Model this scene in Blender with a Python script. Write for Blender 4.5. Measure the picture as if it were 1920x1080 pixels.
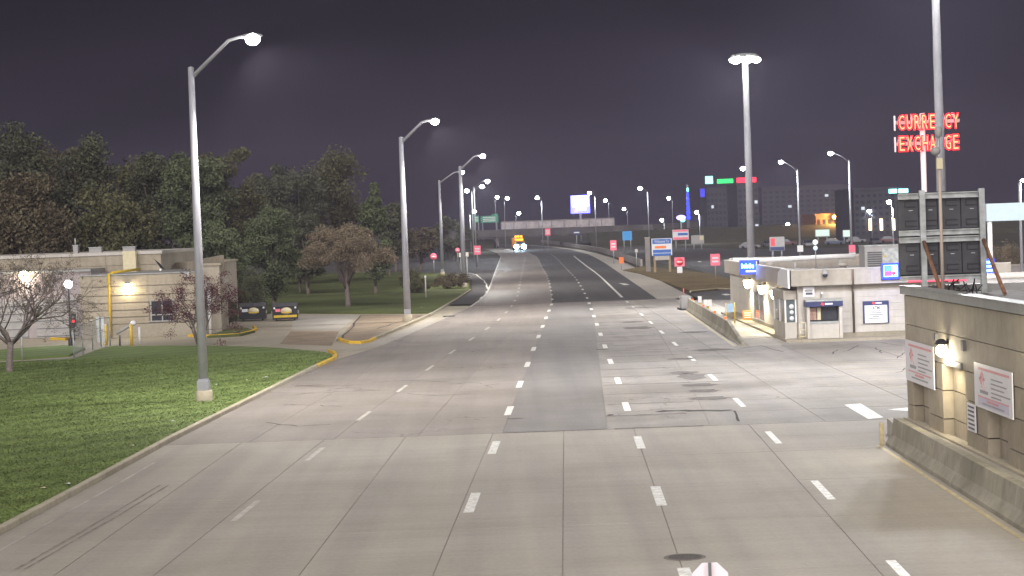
import bpy, math, random
from mathutils import Vector, Matrix
random.seed(11)
for o in list(bpy.data.objects): bpy.data.objects.remove(o)
SC = bpy.context.scene
COL = SC.collection
# ------------------------------------------------------------------ camera
F, CH = 3900.0, 6.5
RO, TH = math.radians(2.06), math.atan(115 / F)
e1, e2 = Vector((1, 0, 0)), Vector((0, math.sin(TH), math.cos(TH)))
fw = Vector((0, math.cos(TH), -math.sin(TH)))
cx = e1 * math.cos(RO) - e2 * math.sin(RO)
cy = e1 * math.sin(RO) + e2 * math.cos(RO)
cam = bpy.data.cameras.new('camera'); cam_o = bpy.data.objects.new('camera', cam); COL.objects.link(cam_o)
M = Matrix((cx, cy, -fw)).transposed().to_4x4(); M.translation = (0, 0, CH)
cam_o.matrix_world = M
cam.sensor_width = 36; cam.lens = 36 * F / 1920; cam.clip_start = .5; cam.clip_end = 9000
SC.camera = cam_o
# ------------------------------------------------------------------ night sky
W = bpy.data.worlds.new('World'); SC.world = W; W.use_nodes = True
nt = W.node_tree; nt.nodes.clear()
out = nt.nodes.new('ShaderNodeOutputWorld'); bg = nt.nodes.new('ShaderNodeBackground')
tc = nt.nodes.new('ShaderNodeTexCoord'); sx = nt.nodes.new('ShaderNodeSeparateXYZ')
nt.links.new(tc.outputs['Generated'], sx.inputs[0])
rp = nt.nodes.new('ShaderNodeValToRGB'); nt.links.new(sx.outputs['Z'], rp.inputs[0])
rp.color_ramp.elements[0].position = 0.0; rp.color_ramp.elements[0].color = (.0165, .0135, .021, 1)
rp.color_ramp.elements[1].position = .35; rp.color_ramp.elements[1].color = (.0038, .0035, .005, 1)
e = rp.color_ramp.elements.new(.10); e.color = (.009, .0076, .0118, 1)
cn_ = nt.nodes.new('ShaderNodeTexNoise'); cn_.inputs['Scale'].default_value = 5; cn_.inputs['Detail'].default_value = 5; cn_.inputs['Distortion'].default_value = .6
cm_ = nt.nodes.new('ShaderNodeMapping'); cm_.inputs['Scale'].default_value = (1, 1, 2.6); nt.links.new(tc.outputs['Generated'], cm_.inputs[0]); nt.links.new(cm_.outputs[0], cn_.inputs['Vector'])
cr_ = nt.nodes.new('ShaderNodeValToRGB'); cr_.color_ramp.elements[0].position = .35; cr_.color_ramp.elements[1].position = .68
cr_.color_ramp.elements[0].color = (.72, .74, .74, 1); cr_.color_ramp.elements[1].color = (1.25, 1.18, 1.22, 1); nt.links.new(cn_.outputs['Fac'], cr_.inputs[0])
cx_ = nt.nodes.new('ShaderNodeMix'); cx_.data_type = 'RGBA'; cx_.blend_type = 'MULTIPLY'; cx_.inputs['Factor'].default_value = 1
nt.links.new(rp.outputs[0], cx_.inputs[6]); nt.links.new(cr_.outputs[0], cx_.inputs[7])
nt.links.new(cx_.outputs[2], bg.inputs[0]); bg.inputs[1].default_value = 1.0
nt.links.new(bg.outputs[0], out.inputs[0])
SC.view_settings.view_transform = 'Standard'; SC.view_settings.look = 'None'
SC.view_settings.exposure = 0.62; SC.view_settings.gamma = 1; SC.view_settings.use_curve_mapping = False
try:
    SC.cycles.use_denoising = True; SC.cycles.max_bounces = 5; SC.cycles.sample_clamp_indirect = 4
except Exception: pass
sun = bpy.data.lights.new('fill_light', 'SUN'); sun.energy = 2.45; sun.angle = math.radians(70); sun.color = (1, .95, .93)  # soft fill added from the camera side to lift trees, lawn and walls
sun_o = bpy.data.objects.new('fill_light', sun); COL.objects.link(sun_o); sun_o.rotation_euler = (math.radians(57), 0, math.radians(-12))
LAMP_W, MAST_W = 7000.0, 20500.0
HAZE = .00024
LAMP_C, MAST_C = (1, .95, .88), (.95, .97, 1)

# ------------------------------------------------------------------ helpers
def ray(px, py):
    u, v = px - 960, 540 - py
    a = u * math.cos(RO) + v * math.sin(RO); b = -u * math.sin(RO) + v * math.cos(RO)
    return a, F * math.cos(TH) + b * math.sin(TH), -F * math.sin(TH) + b * math.cos(TH)
def G(px, py, z=0.0):          # ground point (at height z) seen at that place of the photograph
    x, y, w = ray(px, py); s = (z - CH) / w
    return (x * s, y * s)
def P(px, py, Y):              # point at distance Y
    x, y, w = ray(px, py); s = Y / y
    return Vector((x * s, Y, CH + w * s))
def interp(pts, y):
    if y <= pts[0][1]: a, b = pts[0], pts[1]
    elif y >= pts[-1][1]: a, b = pts[-2], pts[-1]
    else:
        for a, b in zip(pts, pts[1:]):
            if a[1] <= y <= b[1]: break
    t = (y - a[1]) / (b[1] - a[1]); return a[0] + (b[0] - a[0]) * t
def line(pp):
    pts = sorted((G(*p) for p in pp), key=lambda q: q[1])
    return lambda y: interp(pts, y)
def wline(pts): return lambda y: interp(pts, y)

class MB:
    def __init__(s): s.v = []; s.f = []; s.sm = []
    def add(s, vs, fs, smooth=False):
        n = len(s.v); s.v += [tuple(p) for p in vs]
        for f in fs: s.f.append([i + n for i in f]); s.sm.append(smooth)
        return s
    def box(s, x0, x1, y0, y1, z0, z1):
        v = [(x, y, z) for z in (z0, z1) for y in (y0, y1) for x in (x0, x1)]
        return s.add(v, [(0, 2, 3, 1), (4, 5, 7, 6), (0, 1, 5, 4), (2, 6, 7, 3), (0, 4, 6, 2), (1, 3, 7, 5)])
    def cbox(s, c, d, rz=0, rx=0, ry=0):
        m = Matrix.Rotation(rz, 3, 'Z') @ Matrix.Rotation(ry, 3, 'Y') @ Matrix.Rotation(rx, 3, 'X'); c = Vector(c)
        v = [c + m @ Vector((x * d[0] / 2, y * d[1] / 2, z * d[2] / 2)) for z in (-1, 1) for y in (-1, 1) for x in (-1, 1)]
        return s.add(v, [(0, 2, 3, 1), (4, 5, 7, 6), (0, 1, 5, 4), (2, 6, 7, 3), (0, 4, 6, 2), (1, 3, 7, 5)])
    def poly(s, pts, z=0):
        a = sum(p[0] * q[1] - q[0] * p[1] for p, q in zip(pts, pts[1:] + pts[:1]))
        if a < 0: pts = pts[::-1]
        return s.add([(p[0], p[1], z) for p in pts], [list(range(len(pts)))])
    def prism(s, pts, z0, z1):
        a = sum(p[0] * q[1] - q[0] * p[1] for p, q in zip(pts, pts[1:] + pts[:1]))
        if a < 0: pts = pts[::-1]
        n = len(pts)
        return s.add([(p[0], p[1], z0) for p in pts] + [(p[0], p[1], z1) for p in pts],
                     [list(range(n, 2 * n)), list(range(n))[::-1]] + [(i, (i + 1) % n, n + (i + 1) % n, n + i) for i in range(n)])
    def tube(s, path, r, n=8):
        path = [Vector(p) for p in path]; k = len(path)
        if not isinstance(r, (list, tuple)): r = [r] * k
        vs = []
        for i, p in enumerate(path):
            d = (path[min(i + 1, k - 1)] - path[max(i - 1, 0)]).normalized()
            a = Vector((0, 0, 1)) if abs(d.z) < .9 else Vector((1, 0, 0))
            u = d.cross(a).normalized(); w = d.cross(u)
            for j in range(n):
                t = 2 * math.pi * j / n; vs.append(p + (u * math.cos(t) + w * math.sin(t)) * r[i])
        fs = []
        for i in range(k - 1):
            for j in range(n): fs.append((i * n + j, i * n + (j + 1) % n, (i + 1) * n + (j + 1) % n, (i + 1) * n + j))
        s.add(vs, fs, True)
        m = len(s.v) - len(vs)
        s.f.append([m + j for j in range(n)][::-1]); s.sm.append(False)
        s.f.append([m + (k - 1) * n + j for j in range(n)]); s.sm.append(False)
        return s
    def lathe(s, prof, c=(0, 0, 0), n=14):
        vs = []
        for r, z in prof:
            for j in range(n):
                t = 2 * math.pi * j / n; vs.append((c[0] + r * math.cos(t), c[1] + r * math.sin(t), c[2] + z))
        fs = []
        for i in range(len(prof) - 1):
            for j in range(n): fs.append((i * n + j, i * n + (j + 1) % n, (i + 1) * n + (j + 1) % n, (i + 1) * n + j))
        s.add(vs, fs, True)
        return s
    def ell(s, c, r, n=12, m=8):
        prof = [(max(1e-4, math.sin(math.pi * i / m)), -math.cos(math.pi * i / m)) for i in range(m + 1)]
        k = len(s.v); s.lathe(prof, n=n)
        for i in range(k, len(s.v)):
            p = s.v[i]; s.v[i] = (c[0] + p[0] * r[0], c[1] + p[1] * r[1], c[2] + p[2] * r[2])
        return s
    def quadv(s, a, b, c, d): return s.add([a, b, c, d], [(0, 1, 2, 3)])
    def strip(s, left, right, ys, z=0):
        vs = []
        for y in ys: vs += [(left(y), y, z), (right(y), y, z)]
        return s.add(vs, [(2 * i, 2 * i + 1, 2 * i + 3, 2 * i + 2) for i in range(len(ys) - 1)])
    def mesh(s, name):
        me = bpy.data.meshes.new(name); me.from_pydata(s.v, [], s.f)
        me.polygons.foreach_set('use_smooth', s.sm); me.update(); return me
    def build(s, name, mat, parent=None, world=False, **kw):
        if world and parent:
            im = rootmat(parent).inverted(); s.v = [tuple(im @ Vector(p)) for p in s.v]
        o = bpy.data.objects.new(name, s.mesh(name)); COL.objects.link(o)
        if mat: o.data.materials.append(mat)
        if parent: o.parent = parent
        for k, v in kw.items(): o[k] = v
        return o
def rootmat(o):
    m = Matrix.LocRotScale(o.location, o.rotation_euler, o.scale)
    return rootmat(o.parent) @ m if o.parent else m
def thing(name, label, cat, loc=(0, 0, 0), rz=0, group=None):
    o = bpy.data.objects.new(name, None); COL.objects.link(o); o.empty_display_size = .2
    o.location = loc; o.rotation_euler = (0, 0, rz); return tag(o, label, cat, group)
def tag(o, label, cat, group=None):
    o['label'] = label; o['category'] = cat
    if group: o['group'] = group
    return o
def struct(o): o['kind'] = 'structure'; return o
def dup(o, parent=None):
    c = o.copy(); COL.objects.link(c); c.parent = parent
    for k in list(o.children): dup(k, c)
    return c
def text(name, s, h, mat, parent, loc, rot=(math.pi / 2, 0, 0), width=None, extrude=.01, offset=0):
    cu = bpy.data.curves.new(name, 'FONT'); cu.body = s; cu.align_x = 'CENTER'; cu.align_y = 'CENTER'
    cu.extrude = extrude; cu.offset = offset; cu.resolution_u = 3
    t = bpy.data.objects.new('t', cu); COL.objects.link(t); bpy.context.view_layer.update()
    me = bpy.data.meshes.new_from_object(t.evaluated_get(bpy.context.evaluated_depsgraph_get()))
    bpy.data.objects.remove(t); bpy.data.curves.remove(cu)
    xs = [v.co.x for v in me.vertices]; ys = [v.co.y for v in me.vertices]
    w0, h0 = max(xs) - min(xs), max(ys) - min(ys); mx, my = (max(xs) + min(xs)) / 2, (max(ys) + min(ys)) / 2
    ky = h / h0; kx = (width / w0) if width else ky
    for v in me.vertices: v.co.x = (v.co.x - mx) * kx; v.co.y = (v.co.y - my) * ky
    me.materials.clear(); me.materials.append(mat); me.name = name
    o = bpy.data.objects.new(name, me); COL.objects.link(o); o.parent = parent; o.location = loc; o.rotation_euler = rot
    return o
def spot(loc, w, col, size=165, soft=.25, parent=None, rot=(0, 0, 0), blend=.35, world=True):
    l = bpy.data.lights.new('lamp_light', 'SPOT'); l.energy = w; l.color = col; l.spot_size = math.radians(size)
    l.spot_blend = blend; l.shadow_soft_size = soft
    o = bpy.data.objects.new('lamp_light', l); COL.objects.link(o); o.location = loc; o.rotation_euler = rot
    if parent: o.parent = parent
    return o
def point(loc, w, col, soft=.1, parent=None):
    l = bpy.data.lights.new('lamp_light', 'POINT'); l.energy = w; l.color = col; l.shadow_soft_size = soft
    o = bpy.data.objects.new('lamp_light', l); COL.objects.link(o); o.location = loc
    if parent: o.parent = parent
    return o

# ------------------------------------------------------------------ materials
def pm(name, col, rough=.75, metal=0, var=.15, scale=3, bump=0., bscale=30, world=False, spec=.4, stain=0, sscale=.3,
       streak=0, rnd=0, crack=0, stripe=0, col2=None, vst=0):
    m = bpy.data.materials.new(name); m.use_nodes = True; n = m.node_tree; N = n.nodes; L = n.links
    b = N['Principled BSDF']; b.inputs['Roughness'].default_value = rough; b.inputs['Metallic'].default_value = metal
    b.inputs['Specular IOR Level'].default_value = spec
    if world: src = N.new('ShaderNodeNewGeometry').outputs['Position']
    else: src = N.new('ShaderNodeTexCoord').outputs['Object']
    def noise(sc, det=5, vec=None, dist=0):
        t = N.new('ShaderNodeTexNoise'); t.inputs['Scale'].default_value = sc; t.inputs['Detail'].default_value = det
        t.inputs['Distortion'].default_value = dist; L.new(vec or src, t.inputs['Vector']); return t.outputs['Fac']
    def ramp(f, lo, hi, p0=.3, p1=.7):
        r = N.new('ShaderNodeValToRGB'); r.color_ramp.elements[0].position = p0; r.color_ramp.elements[1].position = p1
        r.color_ramp.elements[0].color = (*lo, 1); r.color_ramp.elements[1].color = (*hi, 1); L.new(f, r.inputs[0]); return r.outputs[0]
    def mul(a, bb):
        x = N.new('ShaderNodeMix'); x.data_type = 'RGBA'; x.blend_type = 'MULTIPLY'; x.inputs['Factor'].default_value = 1
        L.new(a, x.inputs[6]); L.new(bb, x.inputs[7]); return x.outputs[2]
    hi = col2 or tuple(min(1, c * (1 + var)) for c in col)
    c = ramp(noise(scale), tuple(x * (1 - var) for x in col), hi)
    if stain:
        g = 1 - stain; c = mul(c, ramp(noise(sscale, 6, dist=.4), (g, g, g * .97), (1, 1, 1), .38, .62))
    if streak:
        mp = N.new('ShaderNodeMapping'); mp.inputs['Scale'].default_value = (1.1, .035, 1); mp.inputs['Rotation'].default_value = (0, 0, .03)
        L.new(src, mp.inputs[0]); g = 1 - streak
        c = mul(c, ramp(noise(1.0, 4, mp.outputs[0]), (g, g, g), (1.04, 1.03, 1.0), .35, .62))
        mp2 = N.new('ShaderNodeMapping'); mp2.inputs['Scale'].default_value = (.12, 2.6, 1); L.new(src, mp2.inputs[0]); g = 1 - streak * .5
        c = mul(c, ramp(noise(1.0, 3, mp2.outputs[0]), (g, g, g), (1, 1, 1), .4, .55))
    if vst:
        mp = N.new('ShaderNodeMapping'); mp.inputs['Scale'].default_value = (5, 5, .18); L.new(src, mp.inputs[0]); g = 1 - vst
        c = mul(c, ramp(noise(1.0, 4, mp.outputs[0]), (g, g, g * .97), (1.03, 1.03, 1.03), .36, .6))
    if crack:
        v = N.new('ShaderNodeTexVoronoi'); v.feature = 'DISTANCE_TO_EDGE'; v.inputs['Scale'].default_value = crack
        mp = N.new('ShaderNodeMapping'); mp.inputs['Scale'].default_value = (.8, 1, 1); L.new(src, mp.inputs[0])
        d = N.new('ShaderNodeTexNoise'); d.inputs['Scale'].default_value = .9; d.inputs['Detail'].default_value = 5; L.new(src, d.inputs['Vector'])
        ad = N.new('ShaderNodeVectorMath'); ad.operation = 'MULTIPLY_ADD'; ad.inputs[1].default_value = (2.2, 2.2, 0)
        L.new(d.outputs['Color'], ad.inputs[0]); L.new(mp.outputs[0], ad.inputs[2]); L.new(ad.outputs[0], v.inputs['Vector'])
        gate = ramp(noise(.11, 2), (0, 0, 0), (1, 1, 1), .46, .56)
        k = ramp(v.outputs['Distance'], (.5, .47, .45), (1, 1, 1), .0, .012)
        x = N.new('ShaderNodeMix'); x.data_type = 'RGBA'; x.inputs[6].default_value = (1, 1, 1, 1)
        L.new(gate, x.inputs['Factor']); L.new(k, x.inputs[7]); c = mul(c, x.outputs[2])
    if stripe:
        mp = N.new('ShaderNodeMapping'); mp.inputs['Rotation'].default_value = (0, 0, math.radians(38)); L.new(src, mp.inputs[0])
        w = N.new('ShaderNodeTexWave'); w.inputs['Scale'].default_value = .16; w.inputs['Distortion'].default_value = 1.2
        w.inputs['Detail Scale'].default_value = .4; L.new(mp.outputs[0], w.inputs[0]); g = 1 - stripe
        c = mul(c, ramp(w.outputs['Fac'], (g, g, g), (1, 1, 1), .25, .75))
    if rnd:
        oi = N.new('ShaderNodeObjectInfo'); g = 1 - rnd
        c = mul(c, ramp(oi.outputs['Random'], (g, g, g), (1, 1, 1), 0, 1))
    L.new(c, b.inputs['Base Color'])
    if bump:
        bp = N.new('ShaderNodeBump'); bp.inputs['Strength'].default_value = bump; bp.inputs['Distance'].default_value = .02
        L.new(noise(bscale, 4), bp.inputs['Height']); L.new(bp.outputs[0], b.inputs['Normal'])
    return m
def em(name, col, s, sample=True):
    m = bpy.data.materials.new(name); m.use_nodes = True; n = m.node_tree
    b = n.nodes['Principled BSDF']; b.inputs['Base Color'].default_value = (*[c * .5 for c in col], 1)
    b.inputs['Emission Color'].default_value = (*col, 1); b.inputs['Emission Strength'].default_value = s
    if not sample: m.cycles.emission_sampling = 'NONE'
    return m
def glass(name, col, rough=.08):
    return pm(name, col, rough=rough, var=.3, scale=1.5, spec=.8)
T = {}
T['apron'] = pm('apron_concrete', (.35, .318, .28), .8, var=.07, scale=9, bump=.12, bscale=60, world=True, stain=.13, sscale=.22, streak=.10, rnd=.07)
T['lane'] = pm('lane_concrete', (.262, .232, .212), .8, var=.08, scale=7, bump=.12, bscale=60, world=True, stain=.16, sscale=.2, streak=.11, rnd=.06, crack=.25)
T['lanefar'] = pm('polished_lane_concrete', (.25, .222, .205), .42, var=.08, scale=7, world=True, stain=.16, sscale=.2, streak=.10, crack=.22, spec=.5)
T['rslab'] = pm('old_concrete', (.30, .275, .255), .8, var=.08, scale=7, bump=.12, bscale=60, world=True, stain=.2, sscale=.25, streak=.10, rnd=.07, crack=.3)
T['strip'] = pm('grey_asphalt', (.205, .19, .183), .8, var=.09, scale=10, bump=.1, bscale=70, world=True, stain=.1, sscale=.4, streak=.1)
T['asph'] = pm('dark_asphalt', (.085, .082, .084), .8, var=.14, scale=8, bump=.1, bscale=60, world=True, stain=.14, sscale=.3, streak=.14)
T['joint'] = pm('joint_filler', (.21, .19, .17), .9, var=.3, scale=6, world=True)
T['drive'] = pm('driveway_concrete', (.36, .32, .25), .85, var=.1, scale=6, bump=.1, bscale=50, world=True, stain=.2, sscale=.18, rnd=.12)
T['dirt'] = pm('brown_concrete', (.27, .21, .15), .9, var=.14, scale=5, bump=.1, world=True, stain=.25, sscale=.5)
T['kerb'] = pm('kerb_concrete', (.43, .38, .29), .85, var=.12, scale=5, bump=.2, bscale=30, world=True, stain=.15, sscale=.9, rnd=.1)
T['walk'] = pm('walk_concrete', (.38, .35, .31), .85, var=.08, scale=5, bump=.1, world=True, stain=.12, sscale=.2, rnd=.06)
T['yellow'] = pm('yellow_paint', (.72, .46, .04), .6, var=.12, scale=8, world=True, stain=.25, sscale=2)
T['white'] = pm('white_marking', (.78, .76, .72), .6, var=.12, scale=14, world=True, stain=.34, sscale=7)
T['faint'] = pm('worn_marking', (.50, .46, .42), .7, var=.16, scale=12, world=True, stain=.25, sscale=2)
T['line'] = pm('thin_line', (.42, .39, .36), .7, var=.2, scale=8, world=True, stain=.3, sscale=.8)
T['fyel'] = pm('worn_yellow', (.44, .365, .22), .7, var=.2, scale=9, world=True, stain=.2, sscale=2)
T['tar'] = pm('tar', (.085, .08, .076), .97, spec=.05, var=.2, scale=6, world=True)
T['tyre'] = pm('tyre_mark', (.285, .255, .225), .97, spec=.05, var=.2, scale=6, world=True, stain=.3, sscale=2)
T['oil'] = pm('oil_stain', (.165, .15, .14), .97, spec=.05, var=.25, scale=3, world=True)
T['soil'] = pm('dark_earth', (.045, .045, .025), .95, var=.3, scale=.4, world=True)
T['lawn'] = pm('lawn', (.18, .25, .065), .9, var=.22, scale=1.6, bump=.5, bscale=14, world=True, stain=.22, sscale=.16, stripe=.2, col2=(.165, .24, .07))
T['verge'] = pm('verge_grass', (.14, .18, .05), .95, var=.35, scale=1.2, bump=.6, bscale=9, world=True, stain=.35, sscale=.12, col2=(.12, .14, .04))
T['brown'] = pm('dry_grass', (.16, .115, .045), .95, var=.3, scale=1.2, bump=.6, bscale=9, world=True, stain=.35, sscale=.2)
T['blade'] = pm('grass_blade', (.185, .255, .065), .8, var=.25, scale=1.0, world=True, col2=(.235, .305, .095), stripe=.18, stain=.22, sscale=.16)
T['bark'] = pm('bark', (.15, .125, .10), .95, var=.35, scale=9, bump=.5, bscale=20)
T['greybark'] = pm('grey_bark', (.17, .14, .125), .95, var=.3, scale=9, bump=.5, bscale=20)
def leaf(name, a, bcol): return pm(name, a, .75, var=.3, scale=.55, col2=bcol, spec=.25)
T['lf_dark'] = leaf('dark_leaves', (.085, .092, .055), (.125, .132, .08))
T['lf_green'] = leaf('green_leaves', (.09, .115, .055), (.14, .165, .085))
T['lf_olive'] = leaf('olive_leaves', (.10, .10, .05), (.145, .14, .07))
T['lf_brown'] = leaf('brown_leaves', (.21, .165, .11), (.27, .215, .145))
T['lf_rust'] = leaf('rust_leaves', (.12, .09, .06), (.145, .125, .075))
T['lf_red'] = leaf('burgundy_leaves', (.085, .022, .035), (.13, .045, .055))
T['alu'] = pm('aluminium_pole', (.33, .33, .36), .5, metal=.2, var=.08, scale=2)
T['galv'] = pm('galvanised_steel', (.44, .46, .46), .5, metal=.45, var=.22, scale=4, stain=.2, sscale=2)
T['steel'] = pm('mast_steel', (.25, .25, .27), .6, metal=.1, var=.1, scale=2)
T['rust'] = pm('rusty_steel', (.21, .105, .06), .85, var=.35, scale=5, bump=.3)
T['tan'] = pm('tan_concrete', (.40, .355, .29), .85, vst=.05, var=.07, scale=4, bump=.15, bscale=45, world=True, stain=.14, sscale=.5, rnd=.08)
T['tan2'] = pm('tan_block', (.37, .32, .25), .85, vst=.05, var=.09, scale=5, bump=.15, bscale=40, world=True, stain=.16, sscale=.5, rnd=.07)
T['coping'] = pm('grey_coping', (.31, .31, .30), .6, var=.1, scale=3, metal=.2)
T['bsid'] = pm('grey_white_siding', (.50, .465, .43), .7, vst=.05, var=.05, scale=4, world=True, stain=.1, sscale=.7, rnd=.05)
T['fasc'] = pm('fascia_panel', (.41, .37, .325), .7, vst=.08, var=.06, scale=4, world=True, stain=.12, sscale=.8)
T['roof'] = pm('roof_felt', (.16, .15, .14), .9, var=.2, scale=3, world=True)
T['wpaint'] = pm('white_paint', (.78, .77, .76), .5, var=.06, scale=4)
T['signw'] = pm('sign_white', (.72, .71, .74), .45, var=.04, scale=5)
T['fred'] = pm('faded_red', (.66, .30, .32), .5, var=.1, scale=4)
T['fink'] = pm('faded_ink', (.30, .29, .31), .5, var=.1, scale=4)
T['barrier'] = pm('barrier_concrete', (.35, .325, .265), .9, var=.1, scale=3, bump=.3, bscale=20, world=True, stain=.3, sscale=.7, vst=.09, rnd=.08)
T['navy'] = pm('navy_paint', (.035, .045, .12), .5, var=.1, scale=4)
T['blue'] = pm('sign_blue', (.05, .15, .46), .5, var=.08, scale=4)
T['sky'] = pm('sign_light_blue', (.06, .33, .72), .5, var=.08, scale=4)
T['red'] = pm('sign_red', (.80, .07, .09), .5, var=.08, scale=4)
T['pink'] = pm('sign_pink_red', (.92, .20, .28), .5, var=.08, scale=4)
T['orange'] = pm('sign_orange', (.85, .22, .06), .5, var=.08, scale=4)
T['ink'] = pm('dark_ink', (.09, .09, .11), .6, var=.1, scale=5)
T['black'] = pm('black_metal', (.022, .022, .025), .5, var=.2, scale=4)
T['panel'] = pm('black_cabinet', (.058, .058, .068), .55, var=.12, scale=3, stain=.15, sscale=1.2)
T['dgrey'] = pm('dark_grey', (.10, .10, .105), .6, var=.15, scale=4)
T['hvac'] = pm('unit_grey', (.33, .32, .31), .6, var=.1, scale=3)
T['green'] = pm('sign_green', (.02, .24, .12), .5, var=.1, scale=4)
T['wood'] = pm('post_wood', (.30, .23, .14), .85, var=.2, scale=6)
T['cream'] = pm('cream_paint', (.62, .55, .36), .6, var=.1, scale=5)
T['yel'] = pm('safety_yellow', (.62, .42, .04), .55, var=.12, scale=5)
T['gls'] = glass('dark_glass', (.03, .034, .045))
T['gls2'] = glass('grey_glass', (.10, .12, .13), .15)
T['facade'] = pm('far_facade', (.05, .047, .056), .85, var=.15, scale=.3)
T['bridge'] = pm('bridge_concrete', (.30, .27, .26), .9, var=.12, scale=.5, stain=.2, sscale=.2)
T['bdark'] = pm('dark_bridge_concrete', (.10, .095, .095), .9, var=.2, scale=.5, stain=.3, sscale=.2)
T['truck'] = pm('truck_orange', (.55, .20, .03), .5, var=.1, scale=3)
T['rubber'] = pm('tyre_rubber', (.02, .02, .02), .85, var=.2, scale=5)
T['bulb'] = em('lamp_lens', (1, .98, .95), 60, False)
T['bulbf'] = em('far_lamp_lens', (.86, .97, 1), 60, False)
T['warm'] = em('warm_lens', (1, .86, .55), 24, False)
T['globe'] = em('globe_lens', (.85, .92, 1), 22, False)
T['neon'] = em('neon_red', (1, .003, .012), 2.4); T['neon2'] = em('neon_core', (1, .22, .08), 2.6, False)
T['eblue'] = em('lit_blue', (.02, .05, 1), 1.7); T['ecyan'] = em('lit_cyan', (.35, .95, 1), 1.9, False)
T['eled'] = em('led_screen', (.72, .82, 1), 14, False); T['eledb'] = em('led_screen_blue', (.12, .12, 1), 4, False)
T['egreen'] = em('lit_green', (.02, .75, .13), 1.3, False); T['eteal'] = em('lit_teal', (.25, 1, .8), 2, False)
T['ered'] = em('lit_red', (1, .02, .05), 2, False); T['eamb'] = em('lit_amber', (1, .30, .01), 2.2, False)
T['ewarm'] = em('lit_warm', (1, .75, .45), 2.2, False); T['ewin'] = em('lit_window', (.8, .9, 1), .35, False)
T['epurp'] = em('lit_purple', (.5, .4, 1), 2, False); T['ewhite'] = em('lit_white', (1, 1, 1), 2.2, False)
T['head'] = em('headlight_lens', (.38, .72, 1), 60, False); T['eorg'] = em('lit_orange', (1, .55, .1), 12, False)
T['estrip'] = em('red_tube', (1, .10, .16), 1.1, False)
T['tent'] = em('lit_canopy', (.75, .95, .85), .45, False)

# ------------------------------------------------------------------ thin night haze
hm = bpy.data.materials.new('haze'); hm.use_nodes = True; hn = hm.node_tree
for n_ in list(hn.nodes):
    if n_.type != 'OUTPUT_MATERIAL': hn.nodes.remove(n_)
hv_ = hn.nodes.new('ShaderNodeVolumePrincipled'); hv_.inputs['Color'].default_value = (.80, .74, 1, 1); hv_.inputs['Density'].default_value = HAZE; hv_.inputs['Anisotropy'].default_value = .3
hn.links.new(hv_.outputs[0], [n_ for n_ in hn.nodes if n_.type == 'OUTPUT_MATERIAL'][0].inputs['Volume'])
hz_ = MB().box(-700, 700, -60, 1300, -1.06, 60).build('haze', hm); hz_['kind'] = 'stuff'
# ------------------------------------------------------------------ lines of the road
LA = line([(835,1075),(885,943),(927,838),(955,769),(975,720),(989,683),(1036,566),(1034,550),(1031,533),(1025,514),(1018,504),(1010,487),(1001,475)])
LB = line([(1281,1065),(1235,930),(1199,830),(1174,762),(1159,714),(1145,679),(1102,561),(1091,540),(1079,521),(1066,508),(1052,493),(1037,479)])
LC = line([(1675,1057),(1541,917),(1450,820),(1387,755),(1337,708),(1299,674),(1168,559),(1139,531),(1121,514),(1097,497),(1076,480)])
LD = line([(467,953),(592,850),(683,779),(752,730),(803,692),(843,663),(876,641),(927,607),(956,579),(970,556),(975,531)])
KL = line([(0,1003),(160,917),(325,826),(480,748),(610,682)])
LE0 = line([(650,678),(714,649),(733,640),(815,604),(880,575),(907,556),(916,540),(925,515),(935,490),(939,480)])
LE = lambda y: KL(y) if y < 103 else (KL(103) + (LE0(114) - KL(103)) * (y - 103) / 11 if y < 114 else LE0(y))
DR = line([(1232,561),(1195,535),(1164,514),(1131,491),(1100,475),(1052,465)])
SW = line([(1310,562),(1277,547),(1219,516),(1183,497),(1150,484),(1119,475),(1071,466)])
SL = wline([(-.5, 64.5), (3.37, 175.1)]); SR = wline([(2.85, 65.8), (6.57, 172)])
J1 = line([(100,1080),(390,875)]); J3 = line([(560,1080),(745,840)]); JM = line([(1055,1080),(1057,815)])

# ------------------------------------------------------------------ ground, road, lawns
g = struct(MB().poly([(-3000, -300), (3000, -300), (3000, 6000), (-3000, 6000)], -.06).build('ground', T['soil']))
road = struct(MB().poly([(-13.2, -40), (45, -40), (45, 175), (LE(175), 175), (LE(150), 150), (LE(118), 118), (-9.6, 104), (-11.2, 66)], -.012).build('road', T['joint']))
def slab(m, la, lb, y0, y1, mat, gap=.011):
    dz = random.uniform(-.0015, .0015)
    p = [(la(y0) + gap, y0 + gap), (lb(y0) - gap, y0 + gap), (lb(y1) - gap, y1 - gap), (la(y1) + gap, y1 - gap)]
    MB().prism(p, -.011, dz).build('slab', mat, road)
cols = [KL, J1, lambda y: LD(y) - .28, J3, lambda y: LA(y) - .22, JM, lambda y: LB(y) - .02, lambda y: LC(y) - .38, lambda y: 11.7]
rows = [20, 26, 32, 38.4, 44.8, 51.2, 57.6, 61.6, 65.45]
for a, b in zip(cols, cols[1:]):
    for y0, y1 in zip(rows, rows[1:]): slab(road, a, b, y0, y1, T['apron'])
half = lambda f, g_: (lambda y: (f(y) + g_(y)) / 2)
lc = [LE, half(LE, LD), LD, half(LD, SL), SL]
ys = [65.5, 74, 83, 92, 101, 110, 119, 128, 137, 146, 155, 164, 174]
for a, b in zip(lc, lc[1:]):
    for y0, y1 in zip(ys, ys[1:]): slab(road, a, b, y0, y1, T['lane'], .008)
R3 = lambda y: 9.75 + .004 * (y - 65); R4 = lambda y: 13.55; R5 = lambda y: 17.4; R6 = lambda y: 21.6; R7 = lambda y: 26
RC = lambda y: LC(y) - 1.5 * max(0, 1 - (y - 65) / 60) - .1
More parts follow.
